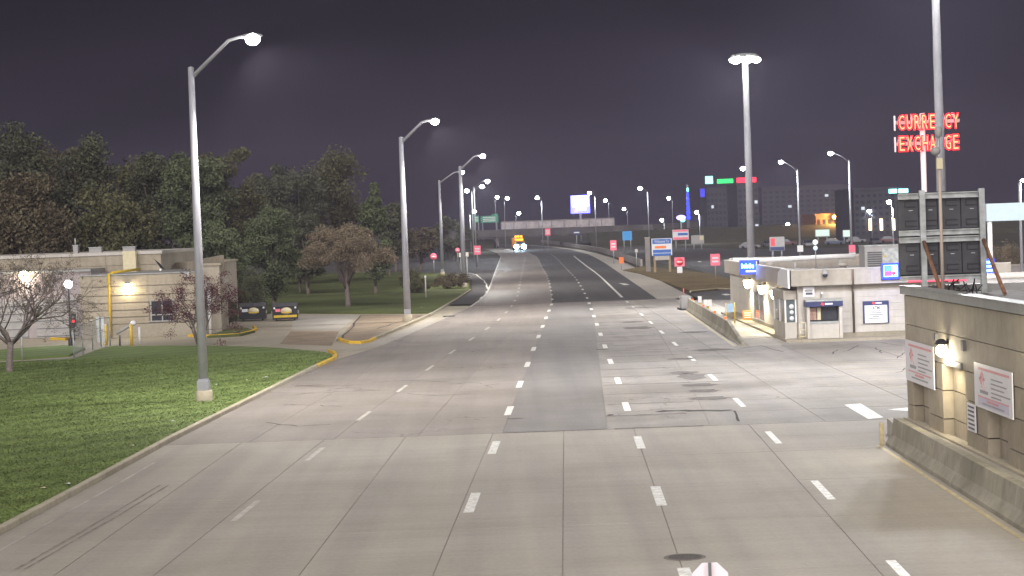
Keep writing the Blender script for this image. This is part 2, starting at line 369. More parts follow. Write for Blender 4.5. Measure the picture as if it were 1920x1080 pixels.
for a, b in ((SR, RC), (RC, R3), (R3, R4)):
    y = 65.5
    while y < 173: slab(road, a, b, y, min(y + 4.45, 173.5), T['rslab'], .016); y += 4.45
for a, b in ((R4, R5), (R5, R6), (R6, R7)):
    y = 65.5
    while y < 107: slab(road, a, b, y, min(y + 4.45, 108), T['rslab'], .016); y += 4.45
for i in range(25):
    y = 65.5 + 4.45 * i; w = random.choice((.09, .12, .16, .22)) ; x0, x1 = SR(y) + random.uniform(0, .3), RC(y) + random.choice((-.6, -.2, .1, 1.6))
    q = [(x0 + (x1 - x0) * t / 8, y + random.uniform(-.05, .05)) for t in range(9)]
    MB().add([(x, yv - w * random.uniform(.4, 1), .004) for x, yv in q] + [(x, yv + w * random.uniform(.4, 1), .004) for x, yv in q], [(t, t + 1, t + 10, t + 9) for t in range(8)]).build('tar_seam', T['oil'], road)
yy = [65.6 + i * 6 for i in range(19)]
MB().strip(lambda y: SL(y) + .01, lambda y: SR(y) - .01, yy, .001).build('asphalt_strip', T['strip'], road)
ff = [174.3, 185, 200, 215, 235, 260, 290, 330, 380, 440, 520, 620, 760]
far = lambda f: (lambda y: f(y) if y < 440 else f(440) + (f(440) - f(380)) / 60 * (y - 440) * .3 - ((y - 440) / 320) ** 2 * 16)
struct(MB().strip(far(LE), far(LA), ff, 0).build('concrete_lanes', T['lanefar']))
struct(MB().strip(lambda y: far(LA)(y) + .02, far(DR), ff, .002).build('asphalt_lanes', T['asph']))
struct(MB().strip(lambda y: far(DR)(y) + .02, far(SW), ff, .004).build('concrete_shoulder', T['walk']))
xa, xb = far(LE)(760), far(SW)(760)
struct(MB().add([(xa, 760, 0), (xb, 760, 0), (xa - 26, 850, 0), (xb - 30, 870, 0), (xa - 130, 930, 0), (xb - 120, 980, 0), (-600, 990, 0), (-600, 1060, 0)],
                [(0, 1, 3, 2), (2, 3, 5, 4), (4, 5, 7, 6)]).build('road_bend', T['asph']))
# lane dashes
def dash(f, y0, y1, w=.15, m=None, z=.005):
    MB().add([(f(y0) - w / 2, y0, z), (f(y0) + w / 2, y0, z), (f(y1) + w / 2, y1, z), (f(y1) - w / 2, y1, z)], [(0, 1, 2, 3)]).build('lane_dash', m or T['white'], road)
for f, w, m in ((LA, .24, 'white'), (LB, .24, 'white'), (LC, .19, 'white'), (LD, .15, 'faint')):
    y = 24.9
    while y < 470:
        if y < 176: dash(f, y - 1.75, y + 1.75, w, T[m] if not (f is LA and y < 40) else T['faint'])
        elif f is not LC: dash(far(f), y - 1.6, y + 1.6, .20, T['white'])
        y += 12.13
MB().strip(lambda y: LC(y) - .12, lambda y: LC(y) + .12, [181, 200, 225, 250, 280, 320, 370, 430], .006).build('edge_line', T['white'], road)
MB().strip(lambda y: KL(y) + .62, lambda y: KL(y) + .70, [36, 44, 50, 56, 60.5], .005).build('edge_line', T['line'], road)
MB().strip(lambda y: LE0(y) + .05, lambda y: LE0(y) + .15, [124, 140, 155, 172], .006).build('edge_line', T['line'], road)
MB().strip(lambda y: LE0(y) + .05, lambda y: LE0(y) + .18, [172.05, 190, 210, 240, 290, 400, 470], .006).build('edge_line', T['white'], road)
MB().strip(lambda y: 9.80 + .0147 * (y - 41), lambda y: 9.92 + .0147 * (y - 41), [20, 30, 41, 50, 58.2], .005).build('edge_line', T['fyel'], road)
MB().strip(lambda y: 11.15 + .0255 * (y - 105.4), lambda y: 11.32 + .0255 * (y - 105.4), [106, 120, 135, 149], .005).build('edge_line', T['fyel'], road)
# stop bar, arrow, parking lines
MB().poly([G(*p) for p in ((1583, 759), (1614, 757), (1657, 783), (1628, 786))], .006).build('stop_bar', T['white'], road)
MB().poly([G(*p) for p in ((1664, 768), (1716, 763), (1716, 772))], .006).build('stop_bar', T['white'], road)
for (a, b) in (((1560, 683), (1700, 679)), ((1580, 691), (1720, 686)), ((1600, 699), (1720, 694)), ((1630, 713), (1720, 709)), ((1655, 727), (1720, 724))):
    A, B = G(*a), G(*b); MB().add([(A[0], A[1] - .06, .006), (B[0], B[1] - .06, .006), (B[0], B[1] + .06, .006), (A[0], A[1] + .06, .006)], [(0, 1, 2, 3)]).build('parking_line', T['fyel'], road)
# tar seams and stains
def seam(pp, w=.06, mat='tar', name='tar_seam', z=.007, jit=1):
    pts = [Vector((*G(*p), z)) for p in pp]; mb = MB(); q = []
    for i in range(len(pts) - 1):
        for t in range(4):
            p = pts[i].lerp(pts[i + 1], t / 4); p.x += random.uniform(-.1, .1) * jit; p.y += random.uniform(-.25, .25) * jit; q.append(p)
    q.append(pts[-1]); vs = []
    for i, p in enumerate(q):
        d = (q[min(i + 1, len(q) - 1)] - q[max(i - 1, 0)]).normalized(); n = Vector((-d.y, d.x, 0)); k = w * random.uniform(.5, 1.3)
        vs += [p + n * k, p - n * k]
    mb.add(vs, [(2 * i, 2 * i + 1, 2 * i + 3, 2 * i + 2) for i in range(len(q) - 1)]); mb.build(name, T[mat], road)
seam([(1228, 772), (1300, 770), (1372, 769)], .22)
seam([(1120, 656), (1140, 655)], .2); seam([(1118, 646), (1150, 645)], .12); seam([(1372, 770), (1385, 790)], .035)
seam([(1140, 778), (1147, 779)], .12)
for pp in ([(760, 738), (820, 742), (880, 738)], [(700, 717), (760, 714), (840, 716)], [(530, 758), (580, 760), (640, 762)], [(840, 720), (900, 717)],
           [(1585, 660), (1610, 648)], [(1560, 664), (1570, 656)], [(1640, 652), (1654, 662)],
           [(1395, 637), (1440, 632), (1500, 637)], [(1400, 630), (1450, 634)], [(1385, 655), (1425, 648), (1470, 660)], [(1240, 690), (1253, 691)],
           [(1680, 672), (1698, 660)], [(1684, 700), (1698, 690)], [(1560, 648), (1640, 641), (1690, 648)], [(905, 659), (912, 658)], [(948, 656), (960, 656)],
           [(500, 793), (560, 800), (620, 796)], [(880, 660), (900, 658)]):
    seam(pp, .035)
for (x, y, rx, ry) in ((1330, 747, .75, .75), (1310, 722, .7, .8), (1298, 706, .6, 1.8), (1281, 699, .7, .8), (1278, 673, .7, .6), (1320, 733, .6, .7), (1196, 615, .9, 1.6), (1184, 604, .8, 1.0),
                       (1336, 656, 1.0, .9), (1302, 623, .9, .8), (1200, 577, 1.2, 1.3), (966, 785, .3, .25)):
    c = G(x, y); n = 14; ph = random.random() * 6
    MB().poly([(c[0] + rx * math.cos(t * 2 * math.pi / n) * (1 + .22 * math.sin(3 * t + ph)), c[1] + ry * math.sin(t * 2 * math.pi / n) * (1 + .2 * math.cos(2 * t + ph))) for t in range(n)], .008).build('oil_stain', T['oil'], road)
mp = [G(*p) for p in ((540, 1080), (600, 1000))]
# tyre marks
for off in (0, .4):
    f = line([(60 + 0, 1055), (190, 978), (290, 917)])
    seam([(30 + off * 40, 1068), (120 + off * 40, 1016), (210 + off * 40, 964), (300 + off * 40, 910)], .035, 'tyre', 'tyre_mark', .0065, .12)
# manhole
c = G(1284, 1045); mh = thing('manhole_cover', 'round dark iron manhole cover in the road by the stop sign', 'manhole', (c[0], c[1], 0))
MB().lathe([(.01, .014), (.31, .014), (.33, .003)], n=24).build('cover', pm('manhole_iron', (.10, .09, .085), .95, var=.2, scale=20, spec=.1, bump=.4, bscale=60), mh)
MB().lathe([(.335, .003), (.345, .012), (.40, .012), (.41, .003)], n=24).build('rim', T['oil'], mh)
c = G(842, 593); dg = thing('drain_grate', 'dark iron storm drain grate in the gutter by the tall lamp pole', 'drain', (c[0], c[1], .0))
MB().box(-.45, .45, -.5, .5, .002, .012).build('frame', T['dgrey'], dg)
for k in range(6): MB().box(-.4, .4, -.44 + k * .16, -.37 + k * .16, .012, .03).build('bar', T['black'], dg)
# driveway at left
struct(MB().poly([(-90, 96), (-9.2, 106), (LE(113), 113), (LE(118), 118), (LE(146), 146), (LE(174), 174), (-6.2, 176), (-90, 182)], -.014).build('driveway', T['drive']))
drv = bpy.data.objects['driveway']
for pp, m in (([(552, 591), (671, 591), (637, 619), (546, 619)], 'walk'), ([(470, 602), (548, 603), (540, 619), (500, 619), (486, 612)], 'drive'), ([(545, 621), (636, 621), (622, 648), (524, 645)], 'dirt'),
              ([(700, 650), (725, 645), (808, 607), (815, 598), (800, 600), (720, 634), (640, 660)], 'walk'), ([(498, 621), (543, 621), (522, 646), (470, 643)], 'drive')):
    MB().poly([G(*p) for p in pp], -.009).build('slab', T[m], drv)
struct(MB().poly([G(*p) for p in ((676, 590), (814, 590), (764, 613), (706, 635), (690, 640), (645, 640), (634, 636))], -.004).build('footpath', T['dirt']))
seam([(705, 616), (745, 605), (790, 592)], .05); seam([(634, 638), (655, 620), (676, 592)], .07)
# lawns
kout = lambda y: KL(y) - .19
back = [G(x, y, .12) for x, y in ((622, 665), (610, 661), (590, 658), (560, 655), (520, 652), (480, 650), (400, 648), (300, 648), (205, 649), (183, 655), (150, 668), (135, 672), (0, 679), (-160, 686))]
lawn_poly = [(kout(y), y) for y in (10, 30, 46, 55, 67, 83, 95, 103)] + back + [(-70, 95), (-70, 10)]
struct(MB().prism(lawn_poly, -.05, .12).build('lawn', T['lawn']))
struct(MB().prism([G(*p, .1) for p in ((45, 671), (130, 665), (160, 652), (120, 647), (40, 652), (-60, 660), (-60, 676))], -.05, .10).build('lawn_patch', T['lawn']))
struct(MB().prism([(-6.35, 161), (-5.1, 192), (-4.5, 217), (-5.2, 260), (-9.5, 300), (-22, 330), (-260, 420), (-260, 183), (-23, 175.4), (-17.6, 170.8), (-12, 165)], -.05, .12).build('verge', T['verge']))
struct(MB().prism([G(*p, .12) for p in ((388, 630), (450, 627), (478, 620), (462, 614), (432, 614))], -.02, .12).build('planting_bed', T['verge']))
struct(MB().prism([G(*p, .1) for p in ((1168, 506), (1205, 499), (1262, 505), (1330, 512), (1405, 533), (1405, 543), (1345, 541), (1296, 546), (1245, 527), (1200, 512))], -.02, .10).build('median', T['brown']))
struct(MB().poly([G(*p) for p in ((1215, 489), (1290, 503), (1400, 530), (1560, 572), (1800, 600), (1800, 470), (1700, 462), (1400, 467), (1250, 463), (1150, 462), (1160, 475))], -.012).build('arterial_road', T['asph']))
struct(MB().poly([G(*p) for p in ((1293, 550), (1340, 545), (1405, 541), (1470, 560), (1405, 562), (1312, 563))], .006).build('drive_entry', T['asph']))
struct(MB().poly([(11.4, 105.5), (15.6, 105.5), (15.6, 175), G(1405, 563), G(1312, 563), G(1236, 561), (13.6, 173.8), (12.5, 150)], .004).build('drive_lane', T['walk']))
struct(MB().strip(wline([(-5.35, 176), (-4.85, 192.8), (-4.15, 217), (-4.95, 260), (-9.3, 300), (-21.8, 330), (-70, 345), (-70, 480)]), LE0, [178, 185, 192, 205, 217, 235, 260, 280, 300, 315, 330, 345, 400, 470], .008).build('ramp_road', T['asph']))
seam([(877, 512), (892, 515), (908, 526), (916, 541), (911, 553), (900, 561)], .10, 'white', 'edge_line', .02)
for pp in (((1352, 552), (1362, 551), (1372, 553), (1360, 554)), ((1386, 553), (1402, 555), (1402, 558), (1388, 556)), ((1364, 489), (1372, 489), (1374, 491), (1366, 491)), ((1372, 507), (1380, 507), (1382, 509), (1374, 509)), ((1308, 490), (1314, 490), (1316, 491.5), (1309, 491.5))):
    MB().poly([G(*p) for p in pp], .016).build('lane_dash', T['white'], road)
MB().poly([G(*p) for p in ((1160, 531), (1172, 532), (1181, 534), (1170, 534.5))], .016).build('lane_arrow', T['white'], road)
# kerbs in sections
kerb = struct(MB().poly([(-13, 9), (-12.9, 9), (-12.9, 9.1)], -.05).build('kerb', T['kerb']))
def kerb_run(pts, mat, w=.17, z=.15, step=2.6, name='kerb_stone'):
    pts = [Vector((*p, 0)) for p in pts]
    q = [pts[0]]
    for a, b in zip(pts, pts[1:]):
        n = max(1, round((b - a).length / step))
        q += [a.lerp(b, i / n) for i in range(1, n + 1)]
    nm = []
    for i in range(len(q)):
        d = (q[min(i + 1, len(q) - 1)] - q[max(i - 1, 0)]).normalized(); nm.append(Vector((-d.y, d.x, 0)))
    for i in range(len(q) - 1):
        a, b = q[i].copy(), q[i + 1].copy(); d = (b - a).normalized() * .008; a += d; b -= d
        r0, r1 = nm[i] * w, nm[i + 1] * w
        vs = [a, b, b + r1, a + r0]
        top = [a + nm[i] * .02, b + nm[i + 1] * .02, b + r1, a + r0]
        MB().add([(p.x, p.y, -.02) for p in vs] + [(p.x, p.y, z - .025) for p in (a, b)] + [(p.x, p.y, z) for p in top],
                 [(0, 1, 5, 4), (4, 5, 7, 6), (6, 7, 8, 9), (1, 2, 8, 7, 5), (3, 0, 4, 6, 9), (2, 3, 9, 8)]).build(name, mat, kerb)
kerb_run([(KL(y), y) for y in (20, 35, 46.5, 54.6, 67, 83, 95, 101)], T['kerb'])
kerb_run([(KL(101), 101), G(618, 679), G(629, 674), G(633, 668), G(629, 663), G(620, 660)], T['yellow'], step=1.6)
kerb_run([G(706, 636), G(762, 612), G(815, 588), G(862, 560), G(884, 545)], T['kerb'], step=3)
kerb_run([G(633, 637), G(640, 641), G(655, 644), G(678, 644), G(696, 641), G(706, 636)], T['yellow'], step=1.5)
kerb_run([G(352, 631), G(400, 632), G(450, 629), G(476, 623), G(483, 619), G(478, 614)], T['yellow'], step=2)
kerb_run([G(93, 637), G(122, 638), G(137, 635)], T['yellow'], step=1.5)
kerb_run([G(1296, 548), G(1345, 543), G(1405, 545), G(1470, 552)], T['kerb'], step=3)
struct(MB().prism([(10.5, 18), (12.3, 18), (12.3, 61.6), (10.95, 61.4), (10.72, 58.3), (10.62, 57.7)], -.02, .44).build('traffic_island', T['walk']))
# litter and leaves on the lawn
LIT = ['largest pale scrap on the lawn right of the near lamp pole', 'tiny scrap just left of the largest pale scrap', 'small scrap on the lawn below the near lamp pole', 'scrap on the lawn near the kerb, lower left of the lamp pole', 'scrap close to the kerb at lower left of the lawn', 'scrap in the grass at lower left, farthest from the lamp pole', 'tiny scrap right beside the near lamp pole footing', 'small pale scrap on the far verge near the lamp pole']
for i, (x, y, s) in enumerate(((497, 709, .16), (462, 714, .07), (323, 792, .09), (248, 838, .07), (127, 910, .08), (80, 918, .1), (405, 723, .06), (790, 577, .1))):
    c = G(x, y, .12); o = MB().add([(-s, 0, .03), (0, -s * .7, .05), (s, 0, .03), (s * .3, s * .8, .06)], [(0, 1, 2, 3)]).build('fallen_leaf', T['cream' if i % 2 else 'wpaint'])
    o.location = (c[0], c[1], .13); tag(o, LIT[i], 'litter', 'scraps lying on the grass')
# grass blades
def inpoly(x, y, pl):
    r = False
    for (x0, y0), (x1, y1) in zip(pl, pl[1:] + pl[:1]):
        if (y0 > y) != (y1 > y) and x < (x1 - x0) * (y - y0) / (y1 - y0) + x0: r = not r
    return r
vs, fs = [], []
for i in range(150000):
    y = 38 + 75 * random.random() ** 1.6; xl = -.252 * y - 1
    x = xl + random.random() * (-9 - xl)
    if not inpoly(x, y, lawn_poly): continue
    h = random.uniform(.015, .04) * (1 + y / 120); a = random.random() * 6.28; w = .010 + y * .00014
    n = len(vs); dx, dy = math.cos(a) * w, math.sin(a) * w
    vs += [(x - dx, y - dy, .115), (x + dx, y + dy, .115), (x + random.gauss(0, .10), y + random.gauss(0, .10) - .03, .12 + h)]; fs.append((n, n + 1, n + 2))
mb = MB(); mb.v = vs; mb.f = fs; mb.sm = [False] * len(fs)
gr = mb.build('grass', T['blade']); gr['kind'] = 'stuff'

# ------------------------------------------------------------------ street lamps
def street_lamp(base, Y, lamp_px, label, pole_px_w, w=LAMP_W, mat='bulb', z0=.12, group='street lamps on tall poles along the road', reach=None, plinth=True, lens=.29, light=True, H=None, name='street_lamp'):
    bx = base if isinstance(base, float) else G(base[0], base[1])[0]
    L = P(lamp_px[0], lamp_px[1], Y); 
    t = thing(name, label, 'street lamp', (bx, Y, 0), 0, group)
    lx, lz = L.x - bx, L.z; top = lz - 1.0; r = pole_px_w * Y / F / 2; sg = 1 if lx > 0 else -1
    zb = .12
    if plinth:
        MB().lathe([(.34, 0), (.34, .50), (.31, .53), (.01, .53)], n=16).build('footing', T['kerb'], t)
        b = MB(); b.cbox((0, 0, .72), (.46, .46, .36)); b.cbox((0, 0, .94), (.38, .38, .08)); b.build('base_cover', T['alu'], t)
        zb = .9
    p = MB().tube([(0, 0, zb), (0, 0, top * .5), (0, 0, top)], [r, r * .85, r * .62], 14); p.lathe([(r * .64, 0), (r * .64, .06), (.01, .10)], (0, 0, top)); p.build('pole', T['alu'], t)
    MB().tube([(0, 0, top - .35), (lx * .62, 0, lz + .05), (lx * .8, 0, lz + .17), (lx * .86, 0, lz + .18)], [r * .45, r * .36, r * .33, r * .33], 8).build('arm', T['alu'], t)
    h = MB().ell((lx * 1.0, 0, lz + .20), (.42, .17, .11), 14, 6); h.build('head', T['galv'], t)
    MB().ell((lx + .02 * sg, 0, lz + .07), (lens, lens, lens * .8), 14, 8).build('lens', T[mat], t)
    if light: spot((lx + .02 * sg, 0, lz - .3), w * 1.25, LAMP_C, 158, .2, t, rot=(0, -sg * math.radians(32), 0), blend=.6)
    return t
street_lamp((383, 757), 81.4, (473, 77), 'nearest tall lamp pole, on the front lawn beside the kerb', 18)
street_lamp((765, 603), 148, (815, 230), 'tall lamp pole by the driveway mouth, right of the brown round tree', 13.5)
street_lamp((871, 540), 226.5, (905, 294), 'lamp pole at the tip of the grass verge where the ramp leaves', 10)
street_lamp((839, 510), 292, (867, 324), 'thin lamp pole standing behind the ramp, left of the verge lamp', 7, lens=.26)
# unseen lamps, added out of view to light the foreground
street_lamp(-17.2, 14.0, (-3300, -2000), 'tall lamp pole of the same row beside the lawn, nearest to the toll plaza', 18) if False else None
def unseen_lamp(x, y, lx, label, w=LAMP_W):
    t = thing('street_lamp', label, 'street lamp', (x, y, 0), 0, 'street lamps on tall poles along the road')
    MB().lathe([(.34, 0), (.34, .50), (.31, .53), (.01, .53)], n=16).build('footing', T['kerb'], t)
    MB().tube([(0, 0, .5), (0, 0, 13.1)], [.18, .12], 14).build('pole', T['alu'], t)
    MB().tube([(0, 0, 12.8), (lx * .62, 0, 14.1), (lx * .86, 0, 14.25)], [.08, .06, .06], 8).build('arm', T['alu'], t)
    MB().ell((lx, 0, 14.27), (.42, .17, .11), 14, 6).build('head', T['galv'], t)
    MB().ell((lx, 0, 14.13), (.2, .2, .16), 14, 8).build('lens', T['bulb'], t)
    spot((lx, 0, 13.85), w * 1.25, LAMP_C, 158, .2, t, rot=(0, -math.copysign(math.radians(32), lx), 0), blend=.6)
unseen_lamp(-17.0, 16, 2.4, 'tall unseen lamp pole continuing the left row, added to light the foreground')
unseen_lamp(16.5, 18, -2.4, 'tall unseen lamp pole added at right to light the foreground')

far_lamps = [  # px, py of light, distance, side of pole in px, label
    (914, 340, 346, -26, 'white lamp upper of the pair above the green overhead signs'),
    (904, 350, 390, -20, 'white lamp lower left of the pair above the green overhead signs'),
    (875, 358, 429, -8, 'small lamp just right of the verge lamp pole'),
    (889, 397, 560, -8, 'low bright lamp directly above the left green sign'),
    (951, 372, 620, -6, 'small dim lamp above the green overhead sign'),
    (1007, 371, 575, 8, 'bright lamp alone in the gap left of the bright billboard'),
    (973, 400, 660, -6, 'small white lamp above the left end of the overpass'),
    (1105, 362, 520, 10, 'bright lamp at the upper right corner of the glowing billboard'),
    (1135, 376, 700, 6, 'small lamp a little right of the glowing billboard'),
    (1170, 392, 760, 6, 'lamp low above the right end of the overpass fence'),
    (1200, 353, 475, 14, 'tall bright lamp midway between billboard and blue tower'),
    (1254, 372, 708, 6, 'small lamp left of the blue lit tower'),
    (1241, 413, 640, 4, 'small greenish lamp low to the left of the purple sign'),
    (1306, 398, 560, 5, 'lamp just right of the foot of the blue lit tower'),
    (1393, 316, 321, 12, 'lamp just left of the high mast above the red sign'),
    (1630, 396, 520, 4, 'small lamp in front of the dark hotel with lit columns'),
    (1667, 379, 300, 6, 'bright lamp beside the left edge of the black sign back'),
    (1477, 421, 640, 3, 'small white lamp over the far car park'),
    (932, 370, 640, -4, 'faint small lamp between the pair and the overpass lamps')]
for (x, y, Y, dx, lab) in far_lamps:
    L = P(x, y, Y); hx = dx * Y / F
    t = thing('street_lamp', lab, 'street lamp', (L.x + hx, Y, 0), 0, 'far street lamps along the highway')
    MB().tube([(0, 0, 0), (0, 0, L.z - .8)], [.13, .08], 8).build('pole', T['steel'], t)
    MB().tube([(0, 0, L.z - 1), (-hx * .7, 0, L.z + .1), (-hx, 0, L.z + .15)], .05, 6).build('arm', T['steel'], t)
    MB().ell((-hx, 0, L.z + .22), (.5, .2, .12), 10, 6).build('head', T['galv'], t)
    s = .22 + Y * .0005
    MB().ell((-hx, 0, L.z), (s, s, s * .85), 10, 6).build('lens', T['bulbf'], t)
    if Y < 600: spot((-hx, 0, L.z - s - .05), 5000, (.9, .97, 1), 160, .3, t)
for (bx, px, top, ly, lx, Y, lab) in ((1500, 1499, 317, 304, 1464, 292, 'lamp pole behind the bank building with arm to the left and a small box'),
                                (1597, 1595, 300, 288, 1557, 260, 'lamp pole right of it behind the bank roof with red sign on it')):
    b = P(bx, 470, Y); L = P(lx, ly, Y)
    t = thing('street_lamp', lab, 'street lamp', (b.x, Y, 0), 0, 'street lamps on tall poles along the road')
    zt = P(px, top, Y).z; hx = L.x - b.x
    MB().tube([(0, 0, 0), (0, 0, zt)], [.17, .11], 10).build('pole', T['steel'], t)
    MB().tube([(0, 0, zt - .3), (hx * .4, 0, zt + .5), (hx * .9, 0, L.z + .15)], [.08, .06, .05], 8).build('arm', T['steel'], t)
    MB().ell((hx, 0, L.z + .22), (.45, .2, .12), 10, 6).build('head', T['galv'], t)
    MB().ell((hx, 0, L.z), (.3, .3, .25), 10, 6).build('lens', T['bulbf'], t)
    spot((hx, 0, L.z - .4), LAMP_W * .8, (.92, .97, 1), 165, .25, t)
    z = P(bx, 466, Y).z; MB().cbox((0, -.3, z), (.8, .2, .9)).build('box', T['wpaint' if bx == 1500 else 'pink'], t)
    if bx == 1597: MB().cbox((0, -.3, z - .8), (.8, .2, .6)).build('box', T['wpaint'], t)

# ------------------------------------------------------------------ high masts
def high_mast(px_top, Y, top_z, x, label, w, rpx):
    t = thing('high_mast_light', label, 'mast light', (x, Y, 0), 0, 'high mast floodlights by the plaza')
    r = rpx * Y / F / 2
    MB().lathe([(.55, 0), (.55, .3), (.01, .3)], n=18).build('footing', T['kerb'], t)
    MB().tube([(0, 0, .3), (0, 0, top_z * .5), (0, 0, top_z - .1)], [r * 1.15, r * .95, r * .72], 18).build('pole', T['steel'], t)
    MB().lathe([(.14, 0), (.6, .05), (.75, .16), (.6, .3), (.14, .3)], (0, 0, top_z + .05), 20).build('ring', T['galv'], t)
    for k in range(6):
        a = 2 * math.pi * (k + .25) / 6; c = (.86 * math.cos(a), .86 * math.sin(a), top_z)
        h = MB().lathe([(.08, .3), (.22, .2), (.29, .02), (.29, 0)], c, 14).build('floodlight', T['galv'], t)
        MB().ell((c[0], c[1], c[2] - .08), (.33, .33, .22), 12, 6).build('lens', T['bulb'], h)
    for k in range(4):
        a = math.pi / 2 * k + .4
        spot((.95 * math.cos(a), .95 * math.sin(a), top_z - .45), w * .42, MAST_C, 128, .35, t, rot=(0, -math.radians(55), a), blend=.3)
    return t
m1 = G(1411, 480 + 97); 
b = P(1409, 470, 150)
high_mast(1397, 150, P(1397, 110, 150).z, P(1412, 578, 150).x, 'white high mast light standing behind the currency exchange building', MAST_W, 14)
high_mast(1747, 85, 17.6, P(1775, 690, 85).x, 'thick grey mast in front of the red neon sign, its head above view', MAST_W, 18)

# ------------------------------------------------------------------ near building at right
nb = thing('toll_building', 'tan block building at right edge with toll notices on its wall', 'building', (14.5, 42, 0))
X0 = 11.5
MB().box(X0 + .36, 19, 18, 60.95, 0, 4.08).build('core_wall', T['tan'], nb, True)
rf = MB().box(X0 + .4, 18.7, 18.3, 60.6, 4.082, 4.12).build('roof', T['roof'], nb, True)
cp = MB(); cp.box(X0 - .12, X0 + .26, 18, 61.05, 4.12, 4.34); cp.box(X0 + .262, 19, 60.75, 61.05, 4.12, 4.34); cp.box(X0 - .15, X0 + .28, 17.9, 61.08, 4.342, 4.37); cp.build('coping', T['coping'], nb, True)
zs = [(.44, .885), (.915, 1.655), (1.685, 2.395)]
segs = [(61.0, 60.05, 0), (60.0, 57.9, 1), (57.85, 55.9, 0), (55.85, 53.1, 1), (53.05, 50.7, 0), (50.65, 48.7, 1), (48.65, 46.4, 0), (46.35, 43.4, 1), (43.35, 41, 0), (40.95, 38, 1), (37.95, 18, 0)]
for (ya, yb, rec) in segs:
    for (z0, z1) in zs:
        xx = X0 + (.27 if rec else 0)
        mb = MB(); mb.box(xx, X0 + .36, yb + .012, ya - .012, z0, z1); mb.build('wall_panel', T['tan2'], nb, True)
y = 61.0
while y > 20:
    y2 = y - 5.2
    for (z0, z1) in ((2.425, 3.23), (3.25, 4.08)):
        MB().box(X0 - .01, X0 + .36, y2 + .006, y - .006, z0, z1).build('wall_panel', T['tan'], nb, True)
    y = y2
sl = MB(); sl.box(X0 - .14, X0 + .1, 18, 60.98, .442, .50); sl.build('plinth', T['tan'], nb, True)
v = MB(); v.box(X0 - .06, X0 + .1, 53.3, 55.4, 2.42, 2.58)
for k in range(5): v.box(X0 - .07, X0 - .05, 53.35, 55.35, 2.43 + k * .03, 2.445 + k * .03)
v.build('vent', T['dgrey'], nb, True)
for (px, py, s) in ((1762, 631, .09), (1813, 648, .13)):
    Y = 44850 / (px - 965.7); z = P(px, py, Y).z; MB().box(X0 - .1, X0 - .012, Y - s, Y + s, z - s, z + s).build('wall_box', T['dgrey'], nb, True)
def wall_lamp(loc, label, w, col, rz=0, r=.16, hood='black', mat='warm', group='wall lamps on the buildings', drop=.02):
    t = thing('wall_lamp', label, 'wall lamp', loc, rz, group)     # faces local -Y
    MB().cbox((0, -.012, .16), (.2, .024, .3)).build('bracket', T[hood], t)
    MB().lathe([(.05, .20), (r * .8, .17), (r * 1.2, .08), (r * 1.25, .06), (r * 1.15, .06)], (0, -.03 - r * 1.05, r * .75), 16).build('hood', T[hood], t)
    MB().ell((0, -.03 - r * 1.05, 0), (r, r, r * 1.05), 14, 8).build('lens', T[mat], t)
    point((0, -.03 - r * 1.05, -r - drop - .08), w, col, .1, t)
    return t
z = P(1779, 657, 55).z
wall_lamp((X0 - .01, 55.0, z), 'lit wall lamp with dark hood between the two toll notices', 120, (1, .90, .66), -math.pi / 2, .15)
wall_lamp((X0 - .01, 45.55, P(1919, 612, 46.3).z), 'wall lamp at the right edge of the picture on the tan wall', 90, (1, .9, .6), -math.pi / 2, .11)
def toll_notice(ya, yb, z0, z1, label, shade):
    t = thing('notice_sign', label, 'sign', (X0 - .05, (ya + yb) / 2, (z0 + z1) / 2), -math.pi / 2)
    w, h = abs(ya - yb), z1 - z0
    MB().cbox((0, .0, 0), (w, .03, h)).build('board', T['signw'], t)
    def bar(x0, x1, zz, hh, m, name='text_line'):
        m = {'red': 'fred', 'ink': 'fink'}[m]; MB().box(w * (x0 - .5), w * (x1 - .5), -.02, -.0155, h * (zz - hh / 2), h * (zz + hh / 2)).build(name, T[m], t)
    bar(.12, .94, .39, .055, 'red', 'heading')
    for zz, x1 in ((.22, .76), (.12, .86), (.02, .80), (-.08, .95), (-.17, .72)): bar(.46, x1, zz, .032, 'ink')
    ic = MB()
    for a in range(7):
        th = a * .75; ic.cbox((w * (-.28 + .05 * math.cos(th)), -.018, h * (.16 + .1 * math.sin(th))), (w * .05, .006, h * .05), 0, 0, th)
    ic.cbox((w * -.24, -.018, h * .06), (w * .14, .006, h * .03), 0, 0, .7); ic.build('emblem', T['fred'], t)
    bar(.16, .38, -.12, .075, 'ink', 'wordmark')
    MB().box(-w * .4, w * .42, -.0195, -.0152, -h * .44, -h * .24).build('footer_panel', pm('pale_lilac', (.56, .54, .66), .5, var=.05), t) if shade else None
    MB().box(-w * .4, w * .42, -.0215, -.0196, -h * .255, -h * .225).build('heading', T['fred'], t)
    MB().box(-w * .16, w * .16, -.0235, -.0216, -h * .33, -h * .28).build('text_line', T['fred'], t)
    MB().box(-w * .28, w * .30, -.0235, -.0216, -h * .40, -h * .365).build('text_line', T['fink'], t)
toll_notice(60.75, 56.75, 1.62, 2.80, 'white toll notice left of the wall lamp, with red emblem', False)
toll_notice(51.75, 47.85, 1.63, 2.72, 'white toll notice right of the wall lamp, with lilac footer panel', True)
t = thing('notice_sign', 'small tall white text notice on the tan wall under the large notice', 'sign', (X0 - .05, 52.25, 1.28), -math.pi / 2)
MB().cbox((0, 0, 0), (.95, .02, .70)).build('board', T['signw'], t)
for k in range(6): MB().cbox((random.uniform(-.05, .05), -.013, .27 - k * .108), (.7, .005, .045)).build('text_line', T['ink'], t)
